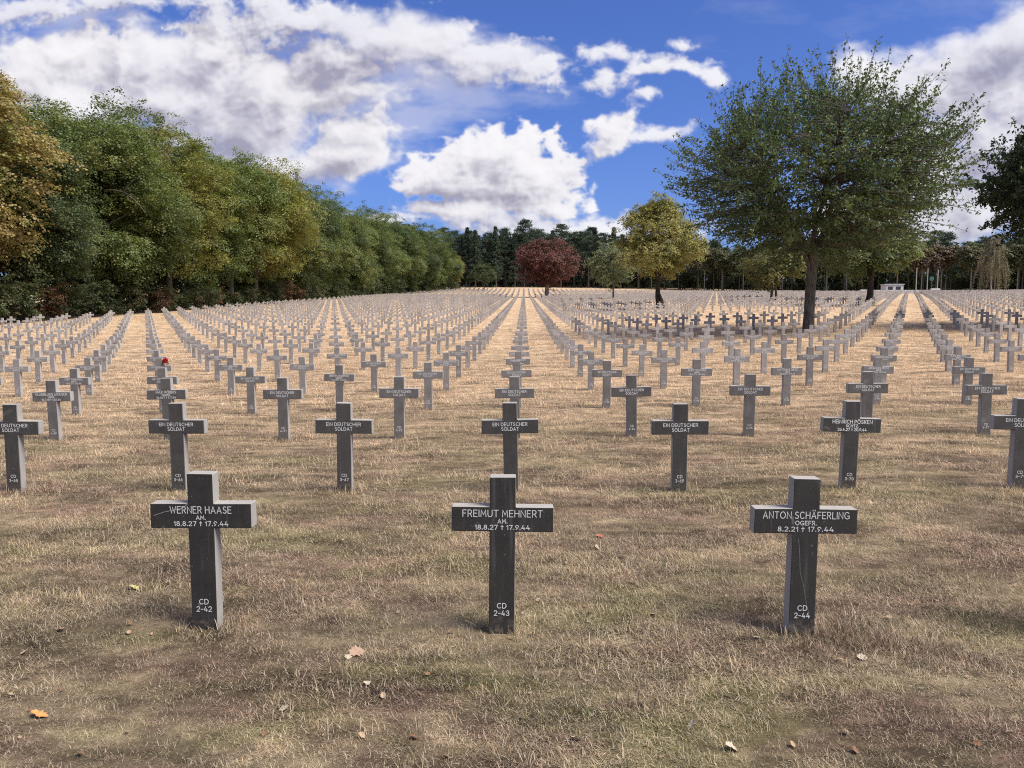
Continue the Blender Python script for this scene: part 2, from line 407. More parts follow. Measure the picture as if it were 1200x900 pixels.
M_ground, M_grass = ground_mat(), grass_mat()
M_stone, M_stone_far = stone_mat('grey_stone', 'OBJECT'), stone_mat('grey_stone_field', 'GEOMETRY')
def letter_mat():
    m, n, out = material('white_letter_paint')
    geo = n.n('ShaderNodeNewGeometry'); p = geo.outputs['Position']
    w = n.noise(p, 70, 4, .7)
    col = n.mix(n.ramp(w, .28, .40), rgb(.46, .455, .44), rgb(.66, .655, .63))
    principled(n, out, col, .7, .2)
    return m
M_letter = letter_mat()
M_scratch = plain_mat('pale_scratch', (.30, .30, .29), .8, .2, .3, 90)
M_bark_dark = bark_mat('dark_bark', (.022, .018, .014), (.075, .062, .048))
M_bark_grey = bark_mat('grey_bark', (.06, .052, .042), (.17, .15, .125))
M_bark_pale = bark_mat('pale_bark', (.16, .145, .125), (.40, .37, .32))

# ------------------------------------------------------------------ ground
def axis(lo, hi, fine_lo, fine_hi, step, grow=1.09):
    a = list(np.arange(fine_lo, fine_hi + 1e-6, step)); s = step
    while a[-1] < hi: s *= grow; a.append(a[-1] + s)
    s = step
    while a[0] > lo: s *= grow; a.insert(0, a[0] - s)
    return np.array(a)
gx = axis(-2500, 2500, -14, 14, .22, 1.08); gy = axis(-400, 3500, -1, 26, .22, 1.06)
X, Y = np.meshgrid(gx, gy)
Z = height(X, Y)
nx, ny = len(gx), len(gy)
idx = np.arange(nx * ny).reshape(ny, nx)
gf = np.stack([idx[:-1, :-1], idx[:-1, 1:], idx[1:, 1:], idx[1:, :-1]], -1).reshape(-1, 4)
tag(link('ground', mesh_np('ground', np.stack([X, Y, Z], -1).reshape(-1, 3), gf, M_ground, True)), kind='structure')

# ------------------------------------------------------------------ dry grass (geometry-nodes instances of real tufts)
def tuft_mesh(seed, blades=58, rad=.11, lo=.018, hi=.048, wid=.0030, lean=(42, 88)):
    r = np.random.default_rng(seed); vs, fs = [], []
    for b in range(blades):
        a = r.uniform(0, 2 * np.pi); q = rad * math.sqrt(r.uniform())
        base = np.array([q * math.cos(a), q * math.sin(a), -.006])
        h = r.uniform(0, 2 * np.pi); L = r.uniform(lo, hi); t0 = R(r.uniform(*lean)); w = wid * r.uniform(.7, 1.35)
        d = np.array([math.cos(h), math.sin(h), 0]); s = np.array([-d[1], d[0], 0]); p = base.copy()
        rows = []
        for k in range(3):
            ww = w * (1, .8, .15)[k]
            rows += [p - s * ww / 2, p + s * ww / 2]
            t = t0 + R(14) * k
            p = p + (d * math.sin(t) + np.array([0, 0, 1]) * math.cos(t)) * L / 2
        o = len(vs); vs += rows
        fs += [(o, o + 1, o + 3, o + 2), (o + 2, o + 3, o + 5, o + 4)]
    return mesh_np('grass_tuft', np.array(vs), np.array(fs), M_grass)
tuft_col = bpy.data.collections.new('grass_tuft_sources')
specs = [dict(), dict(blades=64, hi=.045), dict(blades=48, lo=.025, hi=.058, lean=(25, 82)), dict(blades=60, lean=(60, 89)), dict(blades=66, lean=(50, 88), wid=.0028), dict(blades=34, lo=.045, hi=.095, lean=(8, 62), rad=.08)]
for i, sp in enumerate(specs):
    tuft_col.objects.link(bpy.data.objects.new('grass_tuft', tuft_mesh(100 + i, **sp)))
def scatter(y0, y1, dens, smin, smax):
    """points with the given density (per square metre) in the part of the lawn the camera can see, with a margin"""
    w = lambda y: .74 * y + 1.6
    area = (w(y0) + w(y1)) * (y1 - y0); n = int(area * dens)
    y = rng.uniform(y0, y1, n * 2); x = rng.uniform(-w(y1), w(y1), n * 2)
    k = (np.abs(x) < w(y)) & (x > -35.5); x, y = x[k], y[k]
    if y1 > 30:
        pass
    return np.stack([x, y, rng.uniform(smin, smax, len(x))], -1)
pts = np.concatenate([scatter(1.6, 4.6, 520, .50, .88), scatter(4.6, 6.5, 300, .6, .98), scatter(6.5, 13, 105, .8, 1.25), scatter(13, 25, 26, 1.3, 2.0), scatter(25, 48, 7, 1.8, 2.8), scatter(48, 90, 2.0, 2.2, 3.4)])
# patchy growth: thin, worn places and thicker, longer ones
pn = perlin(pts[:, 0] * .9 + 40, pts[:, 1] * 1.3 + 40, 5) + .6 * perlin(pts[:, 0] * 2.7 + 9, pts[:, 1] * 3.3 + 9, 6)
worn = (pn > .34) & (rng.uniform(0, 1, len(pts)) < .22)
pts[:, 2] *= np.clip(1.0 - .75 * pn, .62, 1.5); pts = pts[~worn]
# longer tufts left standing round the feet of the nearest crosses
gm = bpy.data.meshes.new('grass')
def build_grass(pts):
    n = len(pts)
    gm.vertices.add(n)
    co = np.stack([pts[:, 0], pts[:, 1], height(pts[:, 0], pts[:, 1])], -1)
    gm.vertices.foreach_set('co', co.astype(np.float32).ravel())
    a = gm.attributes.new('tuft_scale', 'FLOAT', 'POINT'); a.data.foreach_set('value', pts[:, 2].astype(np.float32))
    kind = np.where(pts[:, 3] >= 0, pts[:, 3], rng.choice(6, n, p=[.2, .22, .13, .2, .2, .05]))
    a = gm.attributes.new('tuft_kind', 'INT', 'POINT'); a.data.foreach_set('value', kind.astype(np.int32))
    a = gm.attributes.new('tuft_turn', 'FLOAT_VECTOR', 'POINT')
    rot = np.stack([rng.normal(0, .06, n), rng.normal(0, .06, n), rng.uniform(0, 6.283, n)], -1); a.data.foreach_set('vector', rot.astype(np.float32).ravel())
    o = link('grass', gm)
    tag(o, 'short dry mown grass covering the burial field', 'grass', kind='stuff')
    ng = bpy.data.node_groups.new('grass_instances', 'GeometryNodeTree')
    ng.interface.new_socket('Geometry', in_out='INPUT', socket_type='NodeSocketGeometry')
    ng.interface.new_socket('Geometry', in_out='OUTPUT', socket_type='NodeSocketGeometry')
    gi = ng.nodes.new('NodeGroupInput'); go = ng.nodes.new('NodeGroupOutput')
    iop = ng.nodes.new('GeometryNodeInstanceOnPoints'); ci = ng.nodes.new('GeometryNodeCollectionInfo')
    ci.inputs['Collection'].default_value = tuft_col; ci.inputs['Separate Children'].default_value = True; ci.inputs['Reset Children'].default_value = True
    iop.inputs['Pick Instance'].default_value = True
    def attr(nm, tp):
        nd = ng.nodes.new('GeometryNodeInputNamedAttribute'); nd.data_type = tp; nd.inputs['Name'].default_value = nm
        return nd.outputs['Attribute']
    e2r = ng.nodes.new('FunctionNodeEulerToRotation')
    L = ng.links.new
    L(gi.outputs[0], iop.inputs['Points']); L(ci.outputs[0], iop.inputs['Instance'])
    L(attr('tuft_kind', 'INT'), iop.inputs['Instance Index']); L(attr('tuft_turn', 'FLOAT_VECTOR'), e2r.inputs[0]); L(e2r.outputs[0], iop.inputs['Rotation'])
    L(attr('tuft_scale', 'FLOAT'), iop.inputs['Scale']); L(iop.outputs[0], go.inputs[0])
    md = o.modifiers.new('instances', 'NODES'); md.node_group = ng

# ------------------------------------------------------------------ single-line lettering
def arc(cx, cy, rx, ry, a0, a1, n=7):
    return [(cx + rx * math.cos(R(a0 + (a1 - a0) * i / n)), cy + ry * math.sin(R(a0 + (a1 - a0) * i / n))) for i in range(n + 1)]
GLY = {
 'A': (.78, [[(0, 0), (.39, 1), (.78, 0)], [(.13, .33), (.65, .33)]]),
 'B': (.62, [[(0, 0), (0, 1), (.36, 1)] + arc(.36, .76, .22, .24, 90, -90)[1:] + [(0, .52)], [(.36, .52)] + arc(.38, .26, .24, .26, 90, -90)[1:] + [(0, 0)]]),
 'C': (.74, [arc(.42, .5, .42, .5, 48, 312, 10)]),
 'D': (.72, [[(0, 0), (0, 1), (.28, 1)] + arc(.28, .5, .44, .5, 90, -90, 9)[1:] + [(0, 0)]]),
 'E': (.56, [[(.56, 1), (0, 1), (0, 0), (.56, 0)], [(0, .52), (.48, .52)]]),
 'F': (.54, [[(.54, 1), (0, 1), (0, 0)], [(0, .52), (.46, .52)]]),
 'G': (.82, [arc(.44, .5, .44, .5, 48, 300, 10) + [(.82, .12), (.82, .45), (.5, .45)]]),
 'H': (.70, [[(0, 0), (0, 1)], [(.70, 0), (.70, 1)], [(0, .52), (.70, .52)]]),
 'I': (.0, [[(0, 0), (0, 1)]]),
 'J': (.42, [[(.42, 1), (.42, .24)] + arc(.21, .24, .21, .24, 0, -170, 6)[1:]]),
 'K': (.62, [[(0, 0), (0, 1)], [(.6, 1), (.03, .45)], [(.2, .6), (.62, 0)]]),
 'L': (.50, [[(0, 1), (0, 0), (.50, 0)]]),
 'M': (.84, [[(0, 0), (.06, 1), (.42, .3), (.78, 1), (.84, 0)]]),
 'N': (.72, [[(0, 0), (0, 1), (.72, 0), (.72, 1)]]),
 'O': (.90, [arc(.45, .5, .45, .5, 0, 360, 16)]),
 'P': (.58, [[(0, 0), (0, 1), (.34, 1)] + arc(.34, .73, .24, .27, 90, -90)[1:] + [(0, .46)]]),
 'R': (.62, [[(0, 0), (0, 1), (.34, 1)] + arc(.34, .73, .25, .27, 90, -90)[1:] + [(0, .46)], [(.32, .46), (.62, 0)]]),
 'S': (.58, [arc(.3, .75, .26, .25, 40, 250, 8) + arc(.3, .26, .28, .26, 80, -150, 8)]),
 'T': (.66, [[(0, 1), (.66, 1)], [(.33, 1), (.33, 0)]]),
 'U': (.70, [[(0, 1), (0, .33)] + arc(.35, .33, .35, .33, 180, 360, 9)[1:] + [(.70, 1)]]),
 'V': (.72, [[(0, 1), (.36, 0), (.72, 1)]]),
 'W': (1.02, [[(0, 1), (.26, 0), (.51, .9), (.76, 0), (1.02, 1)]]),
 'X': (.68, [[(0, 0), (.68, 1)], [(0, 1), (.68, 0)]]),
 'Y': (.66, [[(0, 1), (.33, .48), (.66, 1)], [(.33, .48), (.33, 0)]]),
 'Z': (.62, [[(0, 1), (.62, 1), (0, 0), (.62, 0)]]),
 '0': (.62, [arc(.31, .5, .31, .5, 0, 360, 14)]),
 '1': (.22, [[(0, .74), (.22, 1), (.22, 0)]]),
 '2': (.58, [arc(.29, .72, .28, .28, 165, -30, 8) + [(0, 0), (.58, 0)]]),
 '3': (.56, [arc(.27, .75, .25, .25, 150, -80, 8), arc(.27, .26, .28, .26, 90, -150, 8)]),
 '4': (.64, [[(.30, 1), (0, .28), (.64, .28)], [(.46, .52), (.46, 0)]]),
 '5': (.56, [[(.5, 1), (.08, 1), (.04, .56)] + arc(.27, .32, .28, .32, 125, -150, 9)]),
 '6': (.58, [[(.46, 1)] + arc(.29, .31, .29, .31, 150, 510, 14)]),
 '7': (.56, [[(0, 1), (.56, 1), (.18, 0)]]),
 '8': (.58, [arc(.29, .76, .24, .24, -90, 270, 12), arc(.29, .26, .28, .26, 90, 450, 12)]),
 '9': (.58, [[(.12, 0)] + arc(.29, .69, .29, .31, -30, 330, 14)]),
 '.': (.02, [[(0, .0), (0, .12)]]),
 '-': (.36, [[(0, .45), (.36, .45)]]),
 '+': (.42, [[(.21, 0), (.21, 1)], [(0, .68), (.42, .68)]]),
}
GLY['Ä'] = (GLY['A'][0], GLY['A'][1] + [[(.2, 1.18), (.2, 1.3)], [(.58, 1.18), (.58, 1.3)]])
GLY['Ö'] = (GLY['O'][0], GLY['O'][1] + [[(.26, 1.18), (.26, 1.3)], [(.64, 1.18), (.64, 1.3)]])
GLY['Ü'] = (GLY['U'][0], GLY['U'][1] + [[(.16, 1.18), (.16, 1.3)], [(.54, 1.18), (.54, 1.3)]])
def line_width(s, gap): return sum((.42 if c == ' ' else GLY[c][0] + gap) for c in s) - gap
def ribbon(pl, w):
    """mitred flat ribbon along a polyline in the plane"""
    p = np.array(pl, float); keep = [0] + [i for i in range(1, len(p)) if np.linalg.norm(p[i] - p[i - 1]) > 1e-5]; p = p[keep]
    closed = len(p) > 3 and np.linalg.norm(p[0] - p[-1]) < 1e-4
    d = unit(np.diff(p, axis=0)); nrm = np.stack([-d[:, 1], d[:, 0]], -1)
    if not closed:
        p = p.copy(); p[0] -= d[0] * w / 2; p[-1] += d[-1] * w / 2
    out = []
    for i in range(len(p)):
        a = nrm[i - 1] if i > 0 else (nrm[-1] if closed else nrm[0])
        b = nrm[i] if i < len(nrm) else (nrm[0] if closed else nrm[-1])
        mvec = unit((a + b)[None])[0] if np.linalg.norm(a + b) > .2 else b
        k = min(1.0 / max(.45, float(mvec @ b)), 2.0)
        out += [p[i] + mvec * w / 2 * k, p[i] - mvec * w / 2 * k]
    f = [(2 * i + 1, 2 * i + 3, 2 * i + 2, 2 * i) for i in range(len(p) - 1)]
    return np.array(out), np.array(f)
def lettering(lines, front):
    """lines: (text, cap height, stroke, baseline z, fixed width or None); faces -y at y = front"""
    parts = []; k = 0
    for (s, h, st, z0, width) in lines:
        gap = .32
        wu = line_width(s, gap); xs = h if width is None else width / wu
        x = -wu * xs / 2
        for c in s:
            if c == ' ': x += .42 * xs; continue
            gw, pls = GLY[c]
            for pl in pls:
                v, f = ribbon([(x + a * xs, z0 + b * h) for a, b in pl], st)
                k += 1
                v3 = np.stack([v[:, 0], np.full(len(v), front - .0012 - .0002 * (k % 3)), v[:, 1]], -1)
                parts.append((v3, f))
            x += (gw + gap) * xs
    v, f = merge(parts)
    return mesh_np('lettering', v, f, M_letter)

# ------------------------------------------------------------------ stone crosses
CH, ARM, SW, AH, ABOVE, CD = .80, .505, .130, .124, .150, .078      # height, span, stem width, arm height, stem above arm, thickness
def cross_outline():
    a, s, t0, t1 = ARM / 2, SW / 2, CH - ABOVE - AH, CH - ABOVE
    return [(-s, -.16), (s, -.16), (s, t0), (a, t0), (a, t1), (s, t1), (s, CH), (-s, CH), (-s, t1), (-a, t1), (-a, t0), (-s, t0)]
def cross_mesh(bev, seg, seed):
    bm = bmesh.new(); r = random.Random(seed)
    jit = [(x + r.uniform(-.0015, .0015), z + r.uniform(-.0015, .0015)) for x, z in cross_outline()]
    vs = [bm.verts.new((x, -CD / 2, z)) for x, z in jit]
    f = bm.faces.new(vs)
    ex = bmesh.ops.extrude_face_region(bm, geom=[f])
    bmesh.ops.translate(bm, vec=(0, CD, 0), verts=[e for e in ex['geom'] if isinstance(e, bmesh.types.BMVert)])
    bmesh.ops.recalc_face_normals(bm, faces=bm.faces)
    if bev: bmesh.ops.bevel(bm, geom=[e for e in bm.edges], offset=bev, segments=seg, affect='EDGES', profile=.5)
    me = bpy.data.meshes.new('stone_cross'); bm.to_mesh(me); bm.free()
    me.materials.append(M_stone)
    return me
cross_fine = [cross_mesh(.004, 2, s) for s in range(3)]
cross_mid = [cross_mesh(.004, 1, s) for s in range(4)]
FR = -CD / 2
Z_ARM = CH - ABOVE - AH / 2
def soldier(): return lettering([('EIN DEUTSCHER', .028, .0044, Z_ARM + .008, .305), ('SOLDAT', .028, .0044, Z_ARM - .034, .152)], FR)
def named(a, b, c, wa): return lettering([(a, .033, .0038, Z_ARM + .014, wa), (b, .020, .0033, Z_ARM - .0185, None), (c, .0215, .0036, Z_ARM - .050, .270)], FR)
def named_small(a, b, c, wa): return lettering([(a, .030, .0052, Z_ARM + .016, wa), (b, .022, .0046, Z_ARM - .017, None), (c, .023, .0046, Z_ARM - .050, .25)], FR)
def plot(a, b): return lettering([(a, .025, .0038, .136, None), (b, .025, .0038, .098, .074)], FR)
T_soldier = soldier()
T_plot_far = plot('CD', '5-88')
SPX, SPY, Y1, X1 = 1.495, 3.02, 3.72, -.112
named_text = {}
TXT1 = {-1: ('WERNER HAASE', 'AM.', '18.8.27 + 17.9.44', .305), 0: ('FREIMUT MEHNERT', 'AM.', '18.8.27 + 17.9.44', .392), 1: ('ANTON SCHÄFERLING', 'OGEFR.', '8.2.21 + 17.9.44', .420)}
TXTN = {(2, 2): ('HEINRICH PÖSKEN', 'SCHTZ.', '26.4.27 + 20.9.44', .345), (3, -4): ('WLADISLAUS JANUSCH', 'GEFR.', '10.7.18 + 13.9.44', .42), (3, -3): ('MAX MÖBIUS', 'OGEFR.', '10.1.07 + 9.7.44', .26),
        (4, 2): ('KURT SCHMIDT', 'GEFR.', '15.2.17 + 17.9.44', .30), (4, -5): ('KURT NEUMANN', 'GEFR.', '18.5.12 + 1.10.44', .30), (4, 3): ('MATTHIAS DIETZ', 'UFFZ.', '24.6.07 + 7.9.44', .33), (4, 4): ('JOHANNES ERNST', 'GEFR.', '3.5.21 + 17.9.44', .33), (4, -2): ('BERNH. DOHMEN', 'OGEFR.', '14.9.11 + 9.11.44', .32)}
T_far_named = [named_small('KARL BRENNER', 'GEFR.', '21.3.19 + 4.10.44', .30), named_small('FRANZ WILHELM KOCH', 'OGEFR.', '5.11.12 + 28.9.44', .42)]
ORD = ['', 'first', 'second', 'third', 'fourth', 'fifth', 'sixth', 'seventh', 'eighth', 'ninth', 'tenth', 'eleventh', 'twelfth', 'thirteenth', 'fourteenth', 'fifteenth', 'sixteenth', 'seventeenth', 'eighteenth', 'nineteenth']
TENS = {2: 'twenty', 3: 'thirty', 4: 'forty', 5: 'fifty'}
def ordinal(n):
    if n < 20: return ORD[n]
    t, u = divmod(n, 10)
    return (TENS[t] + ('-' + ORD[u] if u else '')) if u else TENS[t][:-1] + 'ieth'

def cross_site(i, c):
    return X1 + c * SPX, Y1 + CD / 2 + (i - 1) * SPY
# open places without graves: clearings at trees and paths
TREE_SITES = {}
def open_ground(x, y):
    if x < -33.4: return True
    if 203 < y < 209: return True
    edge = 262 - max(0, x + 17) * .40
    if y > edge: return True
    # the bare sandy strip behind the big tree
    px = 600 + 900 * x / y
    if 800 < px < 975 and 47 < y < 62 + (px - 800) * -.04: return True
    for (tx, ty, tr) in TREE_SITES.values():
        if (x - tx) ** 2 + (y - ty) ** 2 < tr * tr: return True
    return False
TREE_SITES.update(big=(13.65, 37.2, 1.0), golden=(13.9, 80, 1.2), small=(13.6, 118, 1.2), beech=(5.7, 192, 2), second=(32.6, 75, 1.2), yellow=(30.2, 95, 1.2), edge=(26.5, 38.5, 1), birch=(77.7, 130, 1.2))

cand = []
nr = 90
for i in range(1, nr):
    for c in range(-130, 140):
        x, y = cross_site(i, c)
        if abs(x) > .80 * y + 5 or open_ground(x, y): continue
        z = H(x, y)
        if z == 0: pass
        a = project(x - ARM / 2, y, z + .6); b = project(x + ARM / 2, y, z + .6); t = project(x, y, z + CH)
        inframe = a and b and t and b[0] > 0 and a[0] < 1200 and t[1] < 900
        cand.append((i, c, x, y, z, inframe))
near = sorted([k for k in cand if k[5]], key=lambda k: k[3] + .0005 * abs(k[2]))[:300]
near_set = {(k[0], k[1]) for k in near}
by_row = {}
for k in near: by_row.setdefault(k[0], []).append(k)
jr = random.Random(5)
row_shade_tone = {1: .038, 2: .062, 3: .115, 4: .18, 5: .225}  # front rows darkened step by step: shade painted into the stone tone
extra_grass = []
def add_cross(k, order):
    i, c, x, y, z, _ = k
    me = cross_fine[c % 3] if i == 1 else cross_mid[(i * 7 + c) % 4]
    o = link('grave_cross', me)
    o.location = (x, y, z + jr.uniform(-.012, .008))
    o.rotation_euler = (jr.gauss(0, .008), jr.gauss(0, .009), jr.gauss(0, .015))
    if i == 1:
        o.rotation_euler = (0, {-1: .0, 0: .010, 1: .006}.get(c, 0), {-1: 0, 0: 0.01, 1: 0.0}.get(c, 0)); o.location.z = z
    tone = row_shade_tone.get(i, .26 + .006 * min(i - 6, 12)) * jr.uniform(.82, 1.2)
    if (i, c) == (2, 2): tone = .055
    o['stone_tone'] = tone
    grey = 'charcoal' if tone < .06 else 'dark grey' if tone < .10 else 'mid grey' if tone < .15 else 'pale grey'
    if i == 1 and c in TXT1:
        txt = lettering_cache(TXT1[c], True); lab = {-1: 'charcoal stone cross of the front row marked CD 2-42, cracked across one arm', 0: 'charcoal stone cross in the middle of the front row marked CD 2-43', 1: 'charcoal stone cross of the front row marked CD 2-44'}[c]
        pl = plot('CD', '2-%d' % (43 + c))
    elif (i, c) in TXTN:
        txt = lettering_cache(TXTN[(i, c)], False)
    elif i >= 5 and jr.random() < .38:
        txt = jr.choice(T_far_named)
    else: txt = T_soldier
    if i == 2: pl = plot('CD', '3-%d' % (68 + c))
    elif i == 3: pl = plot('CD', '4-%d' % (93 + c))
    elif i > 3: pl = T_plot_far
    if i == 1 and c in TXT1: pass
    else:
        kind = 'for an unknown soldier' if txt is T_soldier else 'with a three-line inscription'
        if i <= 4: lab = '%s stone cross %s, %s row, %s from the left' % (grey, kind, ordinal(i), ordinal(order))
        else: lab = '%s stone cross in the %s row from the front, %s from the left' % (grey, ordinal(i), ordinal(order))
    tag(o, lab, 'grave cross', 'stone crosses standing in rows on the dry grass')
    link('inscription', txt, o); link('plot_number', pl, o)
    if i <= 6:
        for q in range(26 if i <= 2 else 12):
            a = jr.uniform(0, 6.283); rr = jr.uniform(.0, .09)
            extra_grass.append((x + (SW / 2 + .03 + rr) * math.cos(a), y + (CD / 2 + .03 + rr) * math.sin(a), jr.uniform(.6, 1.0) if jr.random() < .7 else jr.uniform(.9, 1.3), 5 if jr.random() < .5 else 2))
    return o
_cache = {}
for q in range(70):                                            # rough dead tuft beside the right front cross
    a, rr = jr.uniform(0, 6.283), abs(jr.gauss(0, .16))
    extra_grass.append((1.73 + rr * 1.5 * math.cos(a), 3.62 + rr * math.sin(a), jr.uniform(.7, 1.25), 5 if jr.random() < .6 else 2))
def lettering_cache(t, big):
    if t not in _cache: _cache[t] = (named if big else named_small)(*t)
    return _cache[t]
cross_objs = {}
for i in sorted(by_row):
    for order, k in enumerate(sorted(by_row[i], key=lambda q: q[2]), 1):
        cross_objs[(k[0], k[1])] = add_cross(k, order)

# pale crack across the arm of the left front cross, hairline down the stem of the right one
def scratch(parent, pl, w, name):
    parts = []
    for q, (a, b) in enumerate(zip(pl[:-1], pl[1:])):
        v, f = ribbon([a, b], w * (1 - .5 * q / len(pl)))
        parts.append((np.stack([v[:, 0], np.full(len(v), FR - .0006 - .0001 * (q % 2)), v[:, 1]], -1), f))
    v, f = merge(parts)
    link(name, mesh_np(name, v, f, M_scratch), parent)
if (1, -1) in cross_objs:
    scratch(cross_objs[(1, -1)], [(-.066, CH - ABOVE - .002), (-.085, CH - ABOVE - .020), (-.13, CH - ABOVE - .032), (-.18, CH - ABOVE - .042), (-.235, CH - ABOVE - .060)], .0032, 'crack')
    scratch(cross_objs[(1, 1)], [(-.032, .50), (-.022, .40), (-.018, .33), (.0, .27), (.022, .16), (.04, .10)], .0014, 'crack')

# all further crosses in one mesh
def cross_field(cells):
    ol = np.array(cross_outline()); ol[:2, 1] = -.1
    n = len(ol); fv = np.concatenate([np.stack([ol[:, 0], np.full(n, -CD / 2), ol[:, 1]], -1), np.stack([ol[:, 0], np.full(n, CD / 2), ol[:, 1]], -1)])
    sides = [(j, j + n, (j + 1) % n + n, (j + 1) % n) for j in range(1, n)]
    fr = [(0, 1, 2, 11), (11, 2, 5, 8), (10, 11, 8, 9), (2, 3, 4, 5), (8, 5, 6, 7)]
    bk = [tuple(q + n for q in f[::-1]) for f in fr]
    F = np.array(sides + fr + bk)
    dash = []
    for (x0, x1, zz, hh) in [(-.17, -.05, .018, .022), (-.03, .15, .018, .022), (-.075, .07, -.032, .022), (-.035, .035, -.44, .03)]:
        dash.append([(x0, zz), (x1, zz), (x1, zz + hh), (x0, zz + hh)])
    dv = np.array([[(a, -CD / 2 - .003, Z_ARM + b) for a, b in d] for d in dash]).reshape(-1, 3); df = np.arange(len(dv)).reshape(-1, 4)
    m = len(cells); r = np.random.default_rng(3)
    pos = np.array([(k[2], k[3], k[4]) for k in cells]); 
    sway = r.normal(0, .012, (m, 2))
    def place(v):
        q = np.repeat(v[None], m, 0)
        q[:, :, 0] += q[:, :, 2] * sway[:, 0:1]; q[:, :, 1] += q[:, :, 2] * sway[:, 1:2]
        q[:, :, 2] *= r.uniform(.96, 1.04, (m, 1))
        return q + pos[:, None]
    st = r.bit_generator.state
    V = place(fv).reshape(-1, 3); FF = (F[None] + (np.arange(m) * len(fv))[:, None, None]).reshape(-1, 4)
    r.bit_generator.state = st
    V2 = place(dv).reshape(-1, 3); F2 = (df[None] + (np.arange(m) * len(dv))[:, None, None]).reshape(-1, 4) + len(V)
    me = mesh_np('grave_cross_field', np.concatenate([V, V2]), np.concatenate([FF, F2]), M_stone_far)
    me.materials.append(M_letter)
    mi = np.concatenate([np.zeros(len(FF), np.int32), np.ones(len(F2), np.int32)]); me.polygons.foreach_set('material_index', mi)
    a = me.attributes.new('stone_tone', 'FLOAT', 'FACE')
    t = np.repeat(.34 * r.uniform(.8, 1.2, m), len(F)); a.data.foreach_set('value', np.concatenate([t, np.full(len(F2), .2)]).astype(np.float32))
    return me
far_cells = [k for k in cand if (k[0], k[1]) not in near_set]
tag(link('grave_cross_field', cross_field(far_cells)), 'thousands of small grey stone crosses receding towards the far trees', 'grave crosses', kind='stuff')

# red grave flowers on a cross near the wood
def flower_bunch(key):
    o = cross_objs.get(key)
    if not o: return
    x, y, z = o.location
    root = bpy.data.objects.new('flower_bunch', None); COL.objects.link(root); root.location = (x + .135, y - .02, z + CH - ABOVE + .0)
    tag(root, 'small red flower bunch standing on the arm of a stone cross', 'flowers')
    mr = leaf_mat('red_petal', (.55, .02, .015), (.35, .01, .012), None, .1); mg = leaf_mat('flower_leaf', (.03, .06, .02), (.05, .09, .03), None, .1)
    r = np.random.default_rng(4)
    P = r.normal(0, 1, (260, 3)); P = unit(P) * r.uniform(.6, 1, (260, 1)) * np.array([.058, .04, .07]) + np.array([0, 0, .085])
    v, f = cards(P, unit(P - np.array([0, 0, .085]) + r.normal(0, .2, P.shape)), r.uniform(.022, .04, 260), .8, r)
    link('blossom', mesh_np('blossom', v, f, mr), root)
    v, f = tube([(0, 0, -.01), (0, 0, .03), (0, 0, .05)], [.03, .036, .042], 10)
    link('pot', mesh_np('pot', v, f, plain_mat('pink_pot', (.6, .35, .33))), root)
    P = r.uniform(-1, 1, (60, 3)) * np.array([.06, .045, .03]) + np.array([0, 0, .04])
    v, f = cards(P, unit(r.normal(0, 1, P.shape)), np.full(60, .03), .5, r)
    link('leaf', mesh_np('leaf', v, f, mg), root)['kind'] = 'stuff'

# ------------------------------------------------------------------ trees
def cards(P, Nn, size, aspect, r, droop=0.0):
    """one small rhombic leaf per point"""
    n = len(P); size = np.broadcast_to(size, (n,))
    t = r.normal(0, 1, (n, 3)); t[:, 2] -= droop
    t = unit(t - (t * Nn).sum(-1, keepdims=True) * Nn); b = np.cross(Nn, t)
    L = size[:, None] / 2; Wd = L * aspect
    fold = Nn * L * .18
    v = np.stack([P - t * L - fold, P + b * Wd, P + t * L - fold, P - b * Wd], 1).reshape(-1, 3)
    return v, np.arange(4 * n).reshape(-1, 4)

